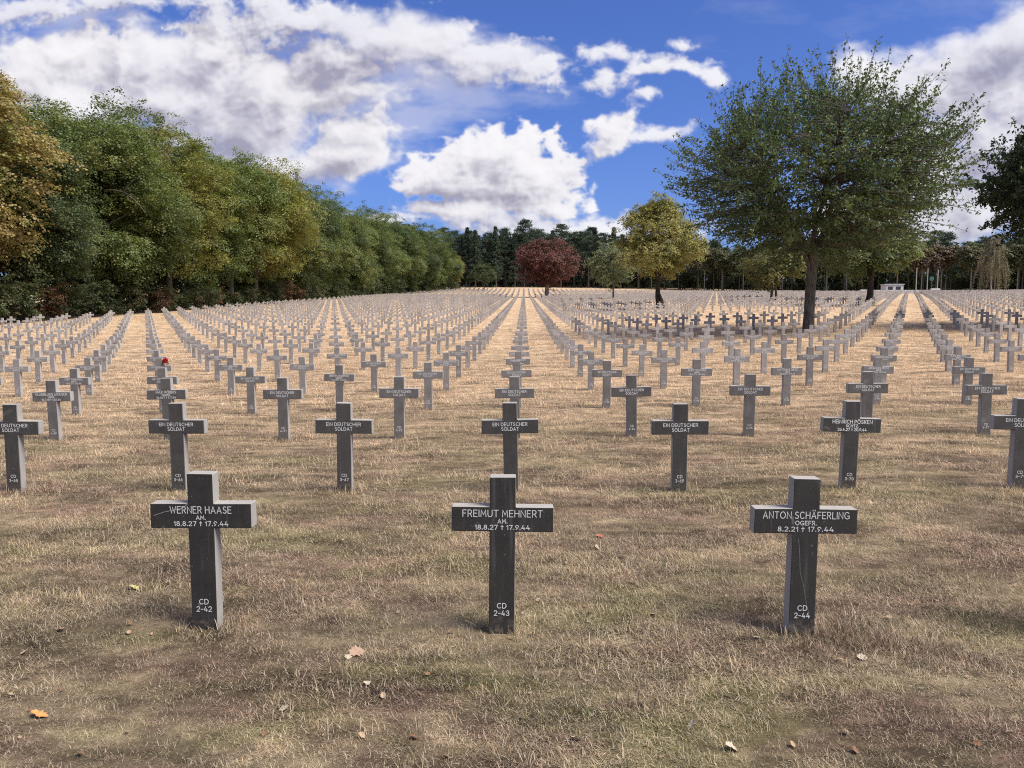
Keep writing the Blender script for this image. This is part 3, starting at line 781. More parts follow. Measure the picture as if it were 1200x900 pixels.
def lump_crown(seed, r, z0, z1, leaves, size, lumps=46, lump_r=(.22, .40), power=1.0, shape=None, core=.16, aspect=.8, twigs=.05, spray=24, flat=.70, tuft=1.0):
    """foliage as leaf sprays (small flattened bunches at twig ends) carried on uneven boughs; gaps and hollows between them"""
    g = np.random.default_rng(seed)
    zc, rz = (z0 + z1) / 2, (z1 - z0) / 2
    d = unit(g.normal(0, 1, (lumps, 3))); fr = g.uniform(.35, 1.0, lumps) ** .7
    C = d * fr[:, None] * np.array([r, r, rz]) * .86
    if shape is not None:
        k = shape((C[:, 2] + rz) / (2 * rz)); C[:, :2] *= k[:, None]
    LR = (lump_r[0] + (lump_r[1] - lump_r[0]) * g.uniform(0, 1, lumps) ** 1.6) * r
    C[:, 2] += zc
    ax = LR[:, None] * np.stack([g.uniform(.75, 1.35, lumps), g.uniform(.75, 1.35, lumps), g.uniform(.5, .95, lumps)], -1)
    n = max(60, leaves // spray)
    wts = LR ** 2; wts /= wts.sum(); which = g.choice(lumps, n, p=wts)
    u = unit(g.normal(0, 1, (n, 3)) + np.array([0, 0, .25]))
    wob = 1 + .30 * np.sin(u[:, 0] * 5 + which * 1.7) * np.sin(u[:, 1] * 6 + which * 2.1) + .20 * np.sin(u[:, 2] * 9 + which * .7 + u[:, 0] * 7)
    rad = wob * (.66 + .34 * g.uniform(0, 1, n) ** .7) * (1 + twigs * 2.0 * np.minimum(g.exponential(1, n), 2.0))
    Q = C[which] + u * ax[which] * rad[:, None]
    rel = (Q - np.array([0, 0, zc])) / np.array([r, r, rz]); keep = np.linalg.norm(rel, axis=1) > .40
    Q, u = Q[keep], u[keep]; n = len(Q)
    outw = unit(Q - np.array([0, 0, zc - rz * .35]))
    axis_ = unit(outw * .55 + np.array([0, 0, .9]) + g.normal(0, .28, (n, 3)))
    sr = size * g.uniform(1.0, 2.2, n) * tuft
    m = spray; off = g.normal(0, .62, (n, m, 3)); along = (off * axis_[:, None]).sum(-1, keepdims=True)
    off = off - along * axis_[:, None] * flat
    P = (Q[:, None] + off * sr[:, None, None] - np.array([0, 0, 1]) * (.10 * (off ** 2).sum(-1, keepdims=True) * sr[:, None, None])).reshape(-1, 3)
    Nn = unit(np.repeat(axis_, m, 0) + off.reshape(-1, 3) * .35 + g.normal(0, .40, P.shape))
    return P, Nn, g, size * g.uniform(.6, 1.2, len(P)), C

def limb_path(a, b, g, sag=.12, n=5):
    a, b = np.asarray(a, float), np.asarray(b, float); t = np.linspace(0, 1, n)[:, None]
    L = np.linalg.norm(b - a)
    mid = np.array([g.normal(0, .06), g.normal(0, .06), sag]) * L
    return a + (b - a) * t + mid * (t * (1 - t) * 4) * .5
def trunk_and_limbs(C, height_top, rad, g, lean=0.0, limbs=9, start=.25, sides=8, flare=1.5):
    """tapered trunk with limbs that reach into the foliage clumps C"""
    zt = np.array([-.3, 0, .4, 1.2, height_top * .3, height_top * .55, height_top * .8])
    x = np.cumsum(g.normal(0, .12, len(zt))) * .5; x[:3] = 0; y = np.cumsum(g.normal(0, .12, len(zt))) * .5; y[:3] = 0
    rr = rad * np.array([flare * 1.05, flare * .95, 1.1, 1.0, .82, .55, .2])
    p = np.stack([x, y, zt], -1); parts = [tube(p, rr, sides)]
    for c in C[g.permutation(len(C))[:limbs]]:
        hz = min(max(c[2] - g.uniform(1.5, 5), height_top * start), height_top * .78)
        sx_ = np.array([np.interp(hz, zt, x), np.interp(hz, zt, y), hz])
        q = limb_path(sx_, c, g, .2); r0 = np.interp(hz, zt, rr) * .45
        parts.append(tube(q, np.linspace(r0, r0 * .15, len(q)), 5))
    return merge(parts)

class TreeKind:
    def __init__(self, name, crown_mesh, trunk_mesh, crown_mat, trunk_mat):
        self.name, self.crown, self.trunk, self.cm, self.tm = name, crown_mesh, trunk_mesh, crown_mat, trunk_mat
def make_lump_kind(name, seed, r, z0, z1, leaves, size, mat, bark, trunk_r, **kw):
    limbs = kw.pop('limbs', 10)
    P, Nn, g, sz, C = lump_crown(seed, r, z0, z1, leaves, size, **kw)
    v, f = cards(P, Nn, sz, kw.get('aspect', .8), g)
    tv, tf = trunk_and_limbs(C, z1, trunk_r, g, limbs=limbs)
    return TreeKind(name, mesh_np(name + '_crown', v, f, mat), mesh_np(name + '_trunk', tv, tf, bark, True), mat, bark)
def recolour(kind, mat):
    me = kind.crown.copy(); me.materials[0] = mat
    return TreeKind(kind.name, me, kind.trunk, mat, kind.tm)
def plant(kind, x, y, s=1.0, rz=None, label=None, cat='tree', group=None, sz=None, name=None, sink=.05, trunk=True):
    root = bpy.data.objects.new(name or kind.name, None); COL.objects.link(root)
    root.location = (x, y, H(x, y) - sink); root.rotation_euler = (0, 0, random.uniform(0, 6.28) if rz is None else rz)
    root.scale = (s, s, s if sz is None else sz)
    tag(root, label, cat, group)
    if trunk and kind.trunk: link('trunk', kind.trunk, root)
    link('crown', kind.crown, root)
    return root

G_oak = leaf_mat('oak_leaf_green', (.072, .105, .034), (.175, .22, .080), (.20, .21, .068), patch=.22, trans=.35)
G_deep = leaf_mat('deep_green_leaf', (.048, .078, .034), (.120, .16, .068), (.16, .175, .062), patch=.25, trans=.35)
G_yellow = leaf_mat('yellowing_leaf', (.13, .15, .042), (.25, .255, .075), (.30, .26, .08), patch=.3, trans=.35)
G_bronze = leaf_mat('bronze_leaf', (.20, .16, .065), (.37, .29, .13), (.19, .21, .06), patch=.35, trans=.35)
G_rust = leaf_mat('rusty_leaf', (.085, .050, .026), (.15, .085, .045), (.05, .055, .024), patch=.7)
G_shrub = leaf_mat('shrub_leaf', (.040, .058, .024), (.085, .11, .046), (.10, .085, .04), patch=.5)
G_big = leaf_mat('cherry_leaf', (.036, .066, .026), (.125, .175, .075), (.14, .17, .055), patch=.35, trans=.33, spec=.4)
G_edge = leaf_mat('dark_leaf', (.022, .040, .016), (.045, .066, .028), None, trans=.2)
G_gold = leaf_mat('golden_lime_leaf', (.19, .178, .058), (.325, .295, .105), (.17, .185, .062), patch=.45)
G_grey = leaf_mat('grey_green_leaf', (.16, .19, .10), (.28, .31, .17), None)
G_beech = leaf_mat('copper_beech_leaf', (.115, .044, .042), (.20, .080, .070), (.12, .07, .048), patch=.3, trans=.25)
G_pine = leaf_mat('pine_needle', (.036, .058, .040), (.082, .118, .076), None, trans=.15, spec=.2)
G_forest = leaf_mat('far_forest_leaf', (.065, .080, .040), (.14, .15, .075), (.15, .12, .07), patch=.15, trans=.2)
G_birch = leaf_mat('birch_leaf', (.12, .10, .062), (.20, .17, .11), (.12, .115, .055), patch=.4)

SH = lambda t: np.interp(t, [0, .18, .5, .8, 1], [.80, .98, 1.06, .95, .62])
oakA = make_lump_kind('oak_tree', 11, 7.0, .9, 21, 95000, .21, G_oak, M_bark_grey, .34, lumps=90, lump_r=(.14, .40), shape=SH, twigs=.02, flat=.5, spray=44, tuft=1.75)
oakB = make_lump_kind('oak_tree', 12, 6.6, .6, 20, 90000, .21, G_deep, M_bark_grey, .32, lumps=84, lump_r=(.14, .42), shape=SH, twigs=.02, flat=.5, spray=44, tuft=1.75)
oakC = make_lump_kind('oak_tree', 13, 7.2, 1.2, 22, 95000, .20, G_yellow, M_bark_grey, .36, lumps=96, lump_r=(.13, .38), shape=SH, twigs=.02, flat=.5, spray=44, tuft=1.75)
oakD = make_lump_kind('oak_tree', 14, 6.6, 2.0, 20.5, 60000, .22, G_bronze, M_bark_grey, .36, lumps=80, lump_r=(.12, .34), twigs=.12, shape=SH, spray=36, tuft=1.5)
oak_kinds = {'green': [oakA, recolour(oakB, G_oak)], 'deep': [oakB, recolour(oakA, G_deep)], 'yellow': [oakC, recolour(oakA, G_yellow)], 'bronze': [oakD]}
lite = make_lump_kind('oak_tree', 15, 5.6, 1.2, 20.5, 11000, .55, G_deep, M_bark_grey, .34, lumps=60, lump_r=(.22, .40))
shrubA = make_lump_kind('shrub', 21, 1.7, .0, 3.4, 5200, .15, G_shrub, M_bark_grey, .05, lumps=30, limbs=6)
shrubB = recolour(shrubA, G_rust)
shrubC = make_lump_kind('shrub', 22, 1.4, -.2, 2.0, 3600, .15, G_shrub, M_bark_grey, .04, lumps=24, limbs=5)

# --- the oak wood along the left side
GW = 'oaks of the wood beside the burial field'
word = {'green': 'mid green', 'deep': 'dark green', 'yellow': 'yellowing green', 'bronze': 'bronze brown'}
front_row = [(-39.5, 53.0, 'bronze', 1.0), (-40.0, 61.5, 'deep', .84), (-39.5, 69.5, 'green', .98), (-40.5, 77, 'green', 1.08), (-39.2, 85, 'yellow', 1.02), (-40.8, 93, 'green', 1.12), (-39.0, 102, 'green', 1.10), (-38.6, 111, 'yellow', 1.14),
             (-40.5, 120, 'yellow', 1.04), (-38.2, 129, 'green', .98), (-40.2, 139, 'deep', 1.02), (-38.5, 149, 'green', 1.0), (-39.5, 160, 'deep', 1.06), (-37.8, 171, 'green', 1.0), (-38.2, 182, 'deep', 1.08), (-36, 194, 'green', 1.03), (-35, 206, 'deep', 1.06), (-33, 217, 'green', 1.0), (-31, 228, 'deep', 1.0), (-28.5, 238, 'green', .98), (-26, 249, 'deep', .88), (-23.5, 258, 'yellow', .60)]
cnt = {}
for q, (x, y, k, s) in enumerate(front_row):
    kd = oak_kinds[k][q % len(oak_kinds[k])]
    t_ = plant(kd, x, y, s, label='%s oak in the wood front, %s from the near end' % (word[k], ordinal(q + 1)), cat='oak tree', group=GW, sz=s * random.uniform(.95, 1.05))
    if q == 2:
        base = np.array([-36.5, 67.5, 12.2]); prt = []
        for (a_, b_, r0) in [((0, 0, 0), (3.6, -1.6, -.9), .10), ((2.0, -.9, -.45), (4.3, -2.0, .9), .06), ((2.6, -1.2, -.6), (4.6, -2.3, -2.2), .05), ((-.5, -.8, 2.2), (1.2, -1.8, 5.2), .08), ((.3, -1.2, 3.4), (2.2, -2.0, 4.3), .05)]:
            pth = limb_path(np.array(a_), np.array(b_), np.random.default_rng(int(r0 * 1000)), .15, 6); prt.append(tube(pth, np.linspace(r0, .02, 6), 6))
        v, f = merge(prt); db = link('dead_branch', mesh_np('dead_branch', v + base, f, M_bark_grey, True), t_)
        db.matrix_parent_inverse = Matrix.LocRotScale(t_.location, t_.rotation_euler, t_.scale).inverted()
for q in range(38):
    y = 40 + q * 6.3; x = -46 - random.uniform(0, 3) + max(0, (y - 190)) * .16
    kd = random.choice(oak_kinds[random.choice(['green', 'deep', 'deep', 'yellow'])]) if y < 150 else recolour_cache if False else lite
    plant(kd, x, y, random.uniform(.98, 1.1), label='dark oak standing inside the wood behind its front trees', cat='oak tree', group='oaks deeper in the wood')
for q in range(26):
    y = 40 + q * 9.2; x = -55 - random.uniform(0, 6) + max(0, (y - 190)) * .16
    plant(lite, x, y, random.uniform(1.0, 1.12), label='dark oak standing inside the wood behind its front trees', cat='oak tree', group='oaks deeper in the wood')
RUST = (4, 9, 14, 22, 23)
for q in range(64):
    y = 47 + q * 3.4 + random.uniform(-.8, .8)
    edge_x = float(np.interp(y, [40, 110, 150, 190, 220, 262], [-38.2, -38.0, -37.6, -36, -32, -22]))
    x = edge_x + random.uniform(-.9, 1.0)
    rust = q in RUST
    kd = shrubB if rust else random.choice([shrubA, shrubC])
    s = random.uniform(.8, 1.35)
    lab = 'rust brown shrub at the foot of the oak wood, %s from the near end' % ordinal(RUST.index(q) + 1) if rust else 'dark green undergrowth shrub at the foot of the oak wood'
    plant(kd, x, y, s, label=lab, cat='shrub', group='shrubs along the wood edge')
for q in range(36):
    y = 44 + q * 6; x = float(np.interp(y, [40, 110, 150, 190, 220, 262], [-41.5, -41.5, -41, -39, -35, -25])) + random.uniform(-1, 1)
    plant(shrubA, x, y, random.uniform(1.4, 2.1), label='dark green undergrowth shrub at the foot of the oak wood', cat='shrub', group='shrubs along the wood edge')

# --- loose tree with long leafy shoots (the big one on the right)
def shoot_tree(seed, env_c, env_r, fork_z, trunk_r, targets, leaf_len, per_twig, shoots, name, mat, bark, droop=.8, limbs=7, aspect=.48, low=.25):
    g = np.random.default_rng(seed); ec, er = np.array(env_c, float), np.array(env_r, float)
    parts = []
    tz = np.array([-.3, 0, .25, .8, fork_z * .55, fork_z * .85, fork_z + .5]); tw = trunk_r * np.array([1.55, 1.35, 1.12, 1.02, .97, 1.0, .85])
    tx = np.array([0, 0, 0, .01, .03, .06, .10]); parts.append(tube(np.stack([tx, tx * .3, tz], -1), tw, 12))
    skel = []
    for l in range(limbs):
        a = 2 * np.pi * (l + g.uniform(-.25, .25)) / limbs; el = R(g.uniform(38, 66)) if l else R(82)
        d = np.array([math.cos(a) * math.cos(el), math.sin(a) * math.cos(el), math.sin(el)])
        st = np.array([.08, .02, fork_z + g.uniform(-.5, .35)])
        tip = ec + er * unit((st + d * 9 - ec)[None])[0] * .80
        q = limb_path(st, tip, g, .14, 9); q[1:-1] += g.normal(0, .09, (7, 3))
        r0 = trunk_r * g.uniform(.42, .6)
        parts.append(tube(q, np.linspace(r0, .03, 9), 7))
        for j in range(1, 9): skel.append(np.concatenate([q[j], [np.interp(j, [0, 8], [r0, .03])]]))
    skel = np.array(skel)
    u = unit(g.normal(0, 1, (targets, 3))); rad = g.uniform(.30, 1, targets) ** .45
    T = ec + u * er * (rad * .90)[:, None]
    T[:, 2] = np.maximum(T[:, 2], ec[2] - er[2] * .92)
    LP, LD = [], []
    for t, uu_, rd in zip(T, u, rad):
        dd = np.linalg.norm(skel[:, :3] - t, axis=1) + np.maximum(0, skel[:, 2] - t[2]) * 1.2
        s = skel[np.argmin(dd)]
        q = limb_path(s[:3], t, g, .16, 5)
        br = min(s[3] * .55, .035)
        d = unit((unit((t - s[:3])[None])[0] * .6 + uu_ * .55 + np.array([0, 0, .35]) + g.normal(0, .22, 3))[None])[0]
        L = g.uniform(.5, 1.1) * (1.0 if rd < .9 else shoots)
        k = np.linspace(0, 1, 4)[1:, None]
        tw_ = t + d * L * k + np.array([0, 0, 1]) * (.16 * L * k ** 2) * (1 if uu_[2] > -.2 else -1.2)
        path = np.concatenate([q, tw_]); parts.append(tube(path, np.linspace(br, .006, len(path)), 4))
        n = int(per_twig * g.uniform(.7, 1.3)); w = g.uniform(.30, 1, n) ** .8
        pos = np.stack([np.interp(w, np.linspace(0, 1, len(path)), path[:, i]) for i in range(3)], -1)
        spread = (.30 - .24 * w)[:, None]
        LP.append(pos + g.normal(0, 1, (n, 3)) * spread)
    P = np.concatenate(LP); n = len(P)
    Nn = unit(unit(P - ec) * .5 + g.normal(0, .8, (n, 3)))
    v, f = cards(P, Nn, leaf_len * g.uniform(.65, 1.2, n), aspect, g, droop)
    bv, bf = merge(parts)
    return TreeKind(name, mesh_np(name + '_crown', v, f, mat), mesh_np(name + '_trunk', bv, bf, bark, True), mat, bark)
big = shoot_tree(31, (.20, 0, 7.45), (6.5, 6.2, 4.4), 3.1, .25, 1300, .18, 46, 1.8, 'broadleaf_tree', G_big, M_bark_grey)
plant(big, TREE_SITES['big'][0], TREE_SITES['big'][1], rz=0, label='big dark green tree with long leafy shoots standing alone among the crosses', cat='tree')
edge_t = shoot_tree(32, (0, 0, 7.4), (5.0, 5.0, 3.4), 3.2, .30, 900, .22, 60, 1.3, 'broadleaf_tree', G_edge, M_bark_dark)
plant(edge_t, TREE_SITES['edge'][0] + 1.1, TREE_SITES['edge'][1], rz=.4, label='dark tree cut off by the right edge of the photo', cat='tree')
sec = make_lump_kind('broadleaf_tree', 33, 4.8, 2.6, 8.6, 26000, .22, leaf_mat('second_leaf', (.072, .102, .036), (.144, .174, .066), (.180, .180, .060), patch=.5), M_bark_dark, .30, lumps=44)
plant(sec, TREE_SITES['second'][0] + .6, TREE_SITES['second'][1], label='lower green tree with a dark trunk behind the big tree', cat='tree')
yel = make_lump_kind('broadleaf_tree', 34, 4.2, 1.9, 6.2, 15000, .22, leaf_mat('olive_leaf', (.10, .105, .032), (.17, .165, .055), None), M_bark_grey, .16, lumps=40)
yel_t = plant(yel, TREE_SITES['yellow'][0], TREE_SITES['yellow'][1], label='small olive yellow tree with twin trunks seen under the big tree', cat='tree')
v, f = tube([(.62, .05, -.3), (.60, .05, .8), (.50, .0, 2.2), (.75, .2, 4.2)], [.17, .14, .11, .04], 7); link('trunk', mesh_np('twin_trunk', v, f, M_bark_grey, True), yel_t)
gold = make_lump_kind('lime_tree', 35, 4.6, 2.3, 12.2, 95000, .16, G_gold, M_bark_dark, .26, lumps=90, lump_r=(.18, .36), flat=.3, shape=lambda t: np.interp(t, [0, .25, .5, .75, 1], [1.1, 1.22, 1.0, .66, .34]))
gold_t = plant(gold, TREE_SITES['golden'][0], TREE_SITES['golden'][1], rz=.5, label='golden yellow tree with a pointed crown and a burred dark trunk', cat='tree')
v, f = tube([(.18, -.15, -.1), (.20, -.17, .3), (.16, -.14, .9), (.08, -.06, 1.5)], [.30, .34, .22, .10], 9); link('burr', mesh_np('burr', v, f, M_bark_dark, True), gold_t)
small = make_lump_kind('broadleaf_tree', 36, 4.2, 2.2, 9.4, 16000, .22, G_grey, M_bark_grey, .14, lumps=40, lump_r=(.2, .34), twigs=.15)
plant(small, TREE_SITES['small'][0], TREE_SITES['small'][1], label='pale grey green tree between the red beech and the golden tree', cat='tree')
beech = make_lump_kind('copper_beech', 37, 8.4, 2.4, 15.6, 46000, .33, G_beech, M_bark_pale, .55, lumps=90, lump_r=(.18, .36), flat=.4, twigs=.02, shape=lambda t: np.interp(t, [0, .3, .6, 1], [1.15, 1.1, .95, .6]))
plant(beech, TREE_SITES['beech'][0], TREE_SITES['beech'][1], label='dark red copper beech with a pale trunk at the end of the rows', cat='tree')
plant(recolour(small, G_deep), -13, 252, 1.0, label='small dark green tree at the far corner of the oak wood', cat='tree')

# weeping birch at the right
def weeping(seed):
    g = np.random.default_rng(seed); parts = []; LP = []
    zt = np.linspace(-.2, 9.6, 8); parts.append(tube(np.stack([np.sin(zt * .3) * .12, zt * 0, zt], -1), np.linspace(.20, .03, 8), 8))
    for k in range(120):
        h = g.uniform(3.6, 9.6); a = g.uniform(0, 6.283); L = (.6 + 2.6 * (1 - (h / 10.2) ** 2)) * g.uniform(.5, 1.1)
        d = np.array([math.cos(a), math.sin(a), 0]); top = np.array([0, 0, h]); dr = g.uniform(1.6, 4.6)
        q = np.array([top, top + d * L * .5 + [0, 0, .5], top + d * L * .85 + [0, 0, .2], top + d * L - [0, 0, dr * .5], top + d * L * 1.03 - [0, 0, min(dr, h - .8)]])
        parts.append(tube(q, np.linspace(.03, .006, 5), 4))
        w = g.uniform(.4, 1, 70); pos = np.stack([np.interp(w, np.linspace(0, 1, 5), q[:, i]) for i in range(3)], -1); LP.append(pos + g.normal(0, .12, pos.shape))
    P = np.concatenate(LP); v, f = cards(P, unit(g.normal(0, 1, P.shape)), g.uniform(.12, .22, len(P)), .6, g, 1.5)
    bv, bf = merge(parts)
    return TreeKind('weeping_birch', mesh_np('weeping_birch_crown', v, f, G_birch), mesh_np('weeping_birch_trunk', bv, bf, M_bark_pale, True), G_birch, M_bark_pale)
plant(weeping(41), TREE_SITES['birch'][0], TREE_SITES['birch'][1], 1.0, label='weeping birch with hanging brownish twigs before the far forest', cat='tree')

# --- pines and spruces at the far end
def pine_kind(seed, kind, top, n):
    g = np.random.default_rng(seed); parts = []; P = []
    zt = np.linspace(-.3, top * .97, 7); xx = np.cumsum(g.normal(0, .15, 7)); xx[:2] = 0
    parts.append(tube(np.stack([xx, xx * .4, zt], -1), np.linspace(.30, .05, 7), 7))
    whorls = 26 if kind == 'spruce' else 15
    for w in range(whorls):
        t = w / (whorls - 1)
        h = top * (.14 + .84 * t) if kind == 'spruce' else top * (.42 + .56 * t)
        reach = (3.6 * (1 - t) ** .85 + .25) if kind == 'spruce' else (3.0 * math.sin(math.pi * (.18 + .74 * t)) + .6)
        for b in range(5):
            a = g.uniform(0, 6.283); L = reach * g.uniform(.65, 1.15); c = np.array([np.interp(h, zt, xx), 0, h])
            tip = c + np.array([math.cos(a) * L, math.sin(a) * L, -.18 * L if kind == 'spruce' else g.uniform(-.1, .5) * L])
            parts.append(tube(np.array([c, (c + tip) / 2 + [0, 0, .1], tip]), [.07, .05, .02], 4))
            m = n // (whorls * 5); s = g.uniform(.25, 1.0, m)
            if kind == 'spruce': P.append(c + (tip - c) * s[:, None] + g.normal(0, 1, (m, 3)) * np.array([.28, .28, .22]))
            else: P.append(c + (tip - c) * (.55 + .5 * s[:, None]) + g.normal(0, 1, (m, 3)) * np.array([.62, .62, .30]))
    P = np.concatenate(P); v, f = cards(P, unit(g.normal(0, 1, P.shape) + [0, 0, .5]), g.uniform(.35, .75, len(P)), .35, g)
    bv, bf = merge(parts)
    nm = 'spruce_tree' if kind == 'spruce' else 'pine_tree'
    return TreeKind(nm, mesh_np(nm + '_crown', v, f, G_pine), mesh_np(nm + '_trunk', bv, bf, M_bark_grey, True), G_pine, M_bark_grey)
spr = [pine_kind(51, 'spruce', 22.5, 7000), pine_kind(52, 'spruce', 20.5, 7000)]
pin = [pine_kind(53, 'pine', 22, 6000), pine_kind(54, 'pine', 20.5, 6000), pine_kind(55, 'pine', 23, 6000)]
far_line = [(-24, 284), (8, 290), (45, 268), (90, 232), (135, 205), (200, 175)]
fx = np.array([p[0] for p in far_line]); fy = np.array([p[1] for p in far_line])
nn = 0
for x, s, kd in [(-17, .98, spr[0]), (-13.5, 1.02, spr[1]), (-9.5, .85, pin[0]), (-6, 1.0, spr[0]), (-2.5, .9, pin[1]), (1, .95, spr[1]), (4.5, 1.08, pin[2]), (8.5, .95, pin[0]), (14, .95, pin[1]), (18, 1.0, pin[2]), (23, .92, pin[0]), (28, .9, pin[1]), (33, .86, pin[2])]:
    nn += 1; x -= 4.4
    plant(kd, x, float(np.interp(x, fx, fy)) + random.uniform(0, 6), s, label='dark %s in the far tree line, %s from its end by the oak wood' % ('spruce' if kd in spr else 'pine', ordinal(nn)), cat='conifer', group='conifers across the far end of the field')
GP = 'dark pines of the far wood'
x = -30.0
while x < 190:
    y = float(np.interp(x, fx, fy))
    for rw in range(3):
        xx = x + random.uniform(-1.6, 1.6) + rw * 1.7; yy = y + 8 + rw * 8 + random.uniform(-2, 2)
        sc = random.uniform(.85, 1.0) if x < 42 else random.uniform(.62, .78)
        plant(random.choice(pin + spr[:1]) if x < 60 else random.choice(pin), xx, yy, sc, label='tall dark pine standing in the far wood', cat='conifer', group=GP)
    x += 4.4
# broadleaved far forest edge on the right, above pale trunks
forest = make_lump_kind('forest_tree', 61, 4.6, 5.0, 15.5, 9000, .5, G_forest, M_bark_pale, .20, lumps=44)
forest2 = recolour(forest, leaf_mat('brown_forest_leaf', (.11, .085, .06), (.19, .15, .10), None, trans=.15))
q = 0
for xx in np.arange(60, 170, 5.2):
    q += 1
    y = float(np.interp(xx, fx, fy)) + random.uniform(1, 5)
    kd = forest2 if (104 < xx < 122) else forest
    plant(kd, xx, y, random.uniform(.9, 1.12), label='%s bare-trunked tree of the far forest edge, %s from the big tree' % ('brown' if kd is forest2 else 'dull green', ordinal(q)), cat='tree', group='trees along the far forest edge')
for q in range(70):
    xx = -28 + q * 3.2; y = float(np.interp(xx, fx, fy)) + random.uniform(16, 30)
    plant(shrubA, xx, y, random.uniform(1.8, 3.0), label='dark undergrowth bush in the shade of the far wood', cat='shrub', group='undergrowth in the far wood')
# the depth of the wood, one mass
g = np.random.default_rng(71); n = 95000
wx = g.uniform(-160, 330, n); wy = np.interp(wx, fx, fy) + g.uniform(36, 60, n); wz = height(wx, wy) + g.uniform(0, 1, n) ** 1.5 * (13.5 + 3 * np.sin(wx * .21) + 2 * np.sin(wx * .57))
v, f = cards(np.stack([wx, wy, wz], -1), unit(g.normal(0, 1, (n, 3)) + [0, -.6, .3]), g.uniform(.8, 1.7, n), .7, g)
tag(link('distant_woods', mesh_np('distant_woods', v, f, G_pine)), 'dark mass of the wood beyond the far tree line', 'wood', kind='stuff')

# ------------------------------------------------------------------ low wall, posts and shed at the far right
M_conc = plain_mat('pale_concrete', (.42, .42, .43), .85, .2, .15, 2)
M_white = plain_mat('white_paint', (.50, .50, .51), .6, .3, .08, 2)
M_pole = plain_mat('pole_grey', (.36, .36, .35), .5, .4, .1, 4)
M_green = plain_mat('sign_green', (.03, .12, .09), .5, .4, .1, 4)
M_glass = plain_mat('dark_glass', (.03, .035, .04), .15, .5, .1, 2)
def box(cx, cy, cz, sx, sy, sz, bev=.01):
    bm = bmesh.new(); bmesh.ops.create_cube(bm, size=1)
    bmesh.ops.scale(bm, vec=(sx, sy, sz), verts=bm.verts); bmesh.ops.translate(bm, vec=(cx, cy, cz), verts=bm.verts)
    if bev: bmesh.ops.bevel(bm, geom=list(bm.edges), offset=bev, segments=1, affect='EDGES')
    return bm
def bm_obj(name, bm, mat, parent=None):
    me = bpy.data.meshes.new(name); bm.to_mesh(me); bm.free(); me.materials.append(mat)
    return link(name, me, parent)
WY = 196.0
def at_px(px, y): 
    d = pix_dir(px, 345); return d.x / d.y * y
wx0, wx1 = at_px(1008, WY), at_px(1100, WY)
wr = bpy.data.objects.new('low_wall', None); COL.objects.link(wr); wr.location = ((wx0 + wx1) / 2, WY, H((wx0 + wx1) / 2, WY))
tag(wr, 'long low pale wall of square blocks below the far forest', 'wall')
bw = (wx1 - wx0) / 16
for q in range(16):
    bm_obj('block', box(wx0 + (q + .5) * bw - wr.location.x, 0, .42, bw - .06, .5, 1.0 + (.22 if q in (0, 1, 14) else 0), .02), M_conc if q % 3 else M_white, wr)
wr2 = bpy.data.objects.new('low_wall', None); COL.objects.link(wr2); w2 = at_px(1097, WY - 1), at_px(1101, WY - 1)
hx = at_px(1095, WY - 1); wr2.location = (hx, WY - 1, H(hx, WY - 1)); tag(wr2, 'short white wall stub at the end of the long low wall', 'wall')
for q in range(2): bm_obj('block', box(q * 1.12 - .4, 0, .5, 1.08, .5, 1.5, .02), M_white, wr2)
for px_, h_, lab in [(1073, 10.5, 'pale flagpole by the low wall, nearest the white shed'), (1086, 10.2, 'pale flagpole between two others behind the low wall'), (1098, 9.6, 'pale flagpole at the far end of the low wall')]:
    x = at_px(px_, WY + 3); root = bpy.data.objects.new('flagpole', None); COL.objects.link(root); root.location = (x, WY + 3, H(x, WY + 3)); tag(root, lab, 'flagpole', 'flagpoles by the low wall')
    v, f = tube([(0, 0, 0), (0, 0, h_ * .3), (0, 0, h_ * .6)], [.13, .115, .10], 8); link('pole', mesh_np('pole', v, f, M_pole, True), root)
    v, f = tube([(0, 0, h_ * .6), (0, 0, h_ * .6 + .12), (0, 0, h_ * .6 + .25)], [.10, .13, .02], 8); link('finial', mesh_np('finial', v, f, M_pole, True), root)
sx_ = at_px(1091, WY + 2); sr = bpy.data.objects.new('round_sign', None); COL.objects.link(sr); sr.location = (sx_, WY + 2, H(sx_, WY + 2)); tag(sr, 'round dark green sign on a post among the flagpoles', 'sign')
v, f = tube([(0, 0, 0), (0, 0, 3.2)], [.10, .10], 8); link('post', mesh_np('post', v, f, M_green), sr)
v, f = tube([(0, -.1, 3.7), (0, -.09, 3.7), (0, .09, 3.7), (0, .1, 3.7)], [.01, .55, .55, .01], 20); link('sign_disc', mesh_np('sign_disc', v, f, M_green), sr)
hx = at_px(1045, WY + 5); hr = bpy.data.objects.new('shed', None); COL.objects.link(hr); hr.location = (hx, WY + 5, H(hx, WY + 5)); tag(hr, 'small white flat-roofed shed behind the low wall', 'shed')
bm_obj('wall', box(0, 0, 1.1, 4.6, 2.6, 2.2, .02), M_white, hr); bm_obj('roof', box(0, 0, 2.32, 5.0, 3.0, .22, .02), M_conc, hr)
for q in (-1, 1): bm_obj('window', box(q * 1.0, -1.32, 1.35, 1.2, .08, .8, 0), M_glass, hr)
bm_obj('door', box(-2.0, -1.32, 1.0, .5, .08, 1.9, 0), M_conc, hr)
bx_ = at_px(1140, 190); br = bpy.data.objects.new('hedge', None); COL.objects.link(br); br.location = (bx_, 190, H(bx_, 190)); tag(br, 'short dark clipped hedge before the far forest', 'hedge')
g = np.random.default_rng(8); P = g.uniform(-1, 1, (1800, 3)) * [2.6, .5, .55] + [0, 0, .55]; v, f = cards(P, unit(g.normal(0, 1, P.shape)), np.full(1800, .25), .7, g); link('foliage', mesh_np('foliage', v, f, G_edge), br)['kind'] = 'stuff'

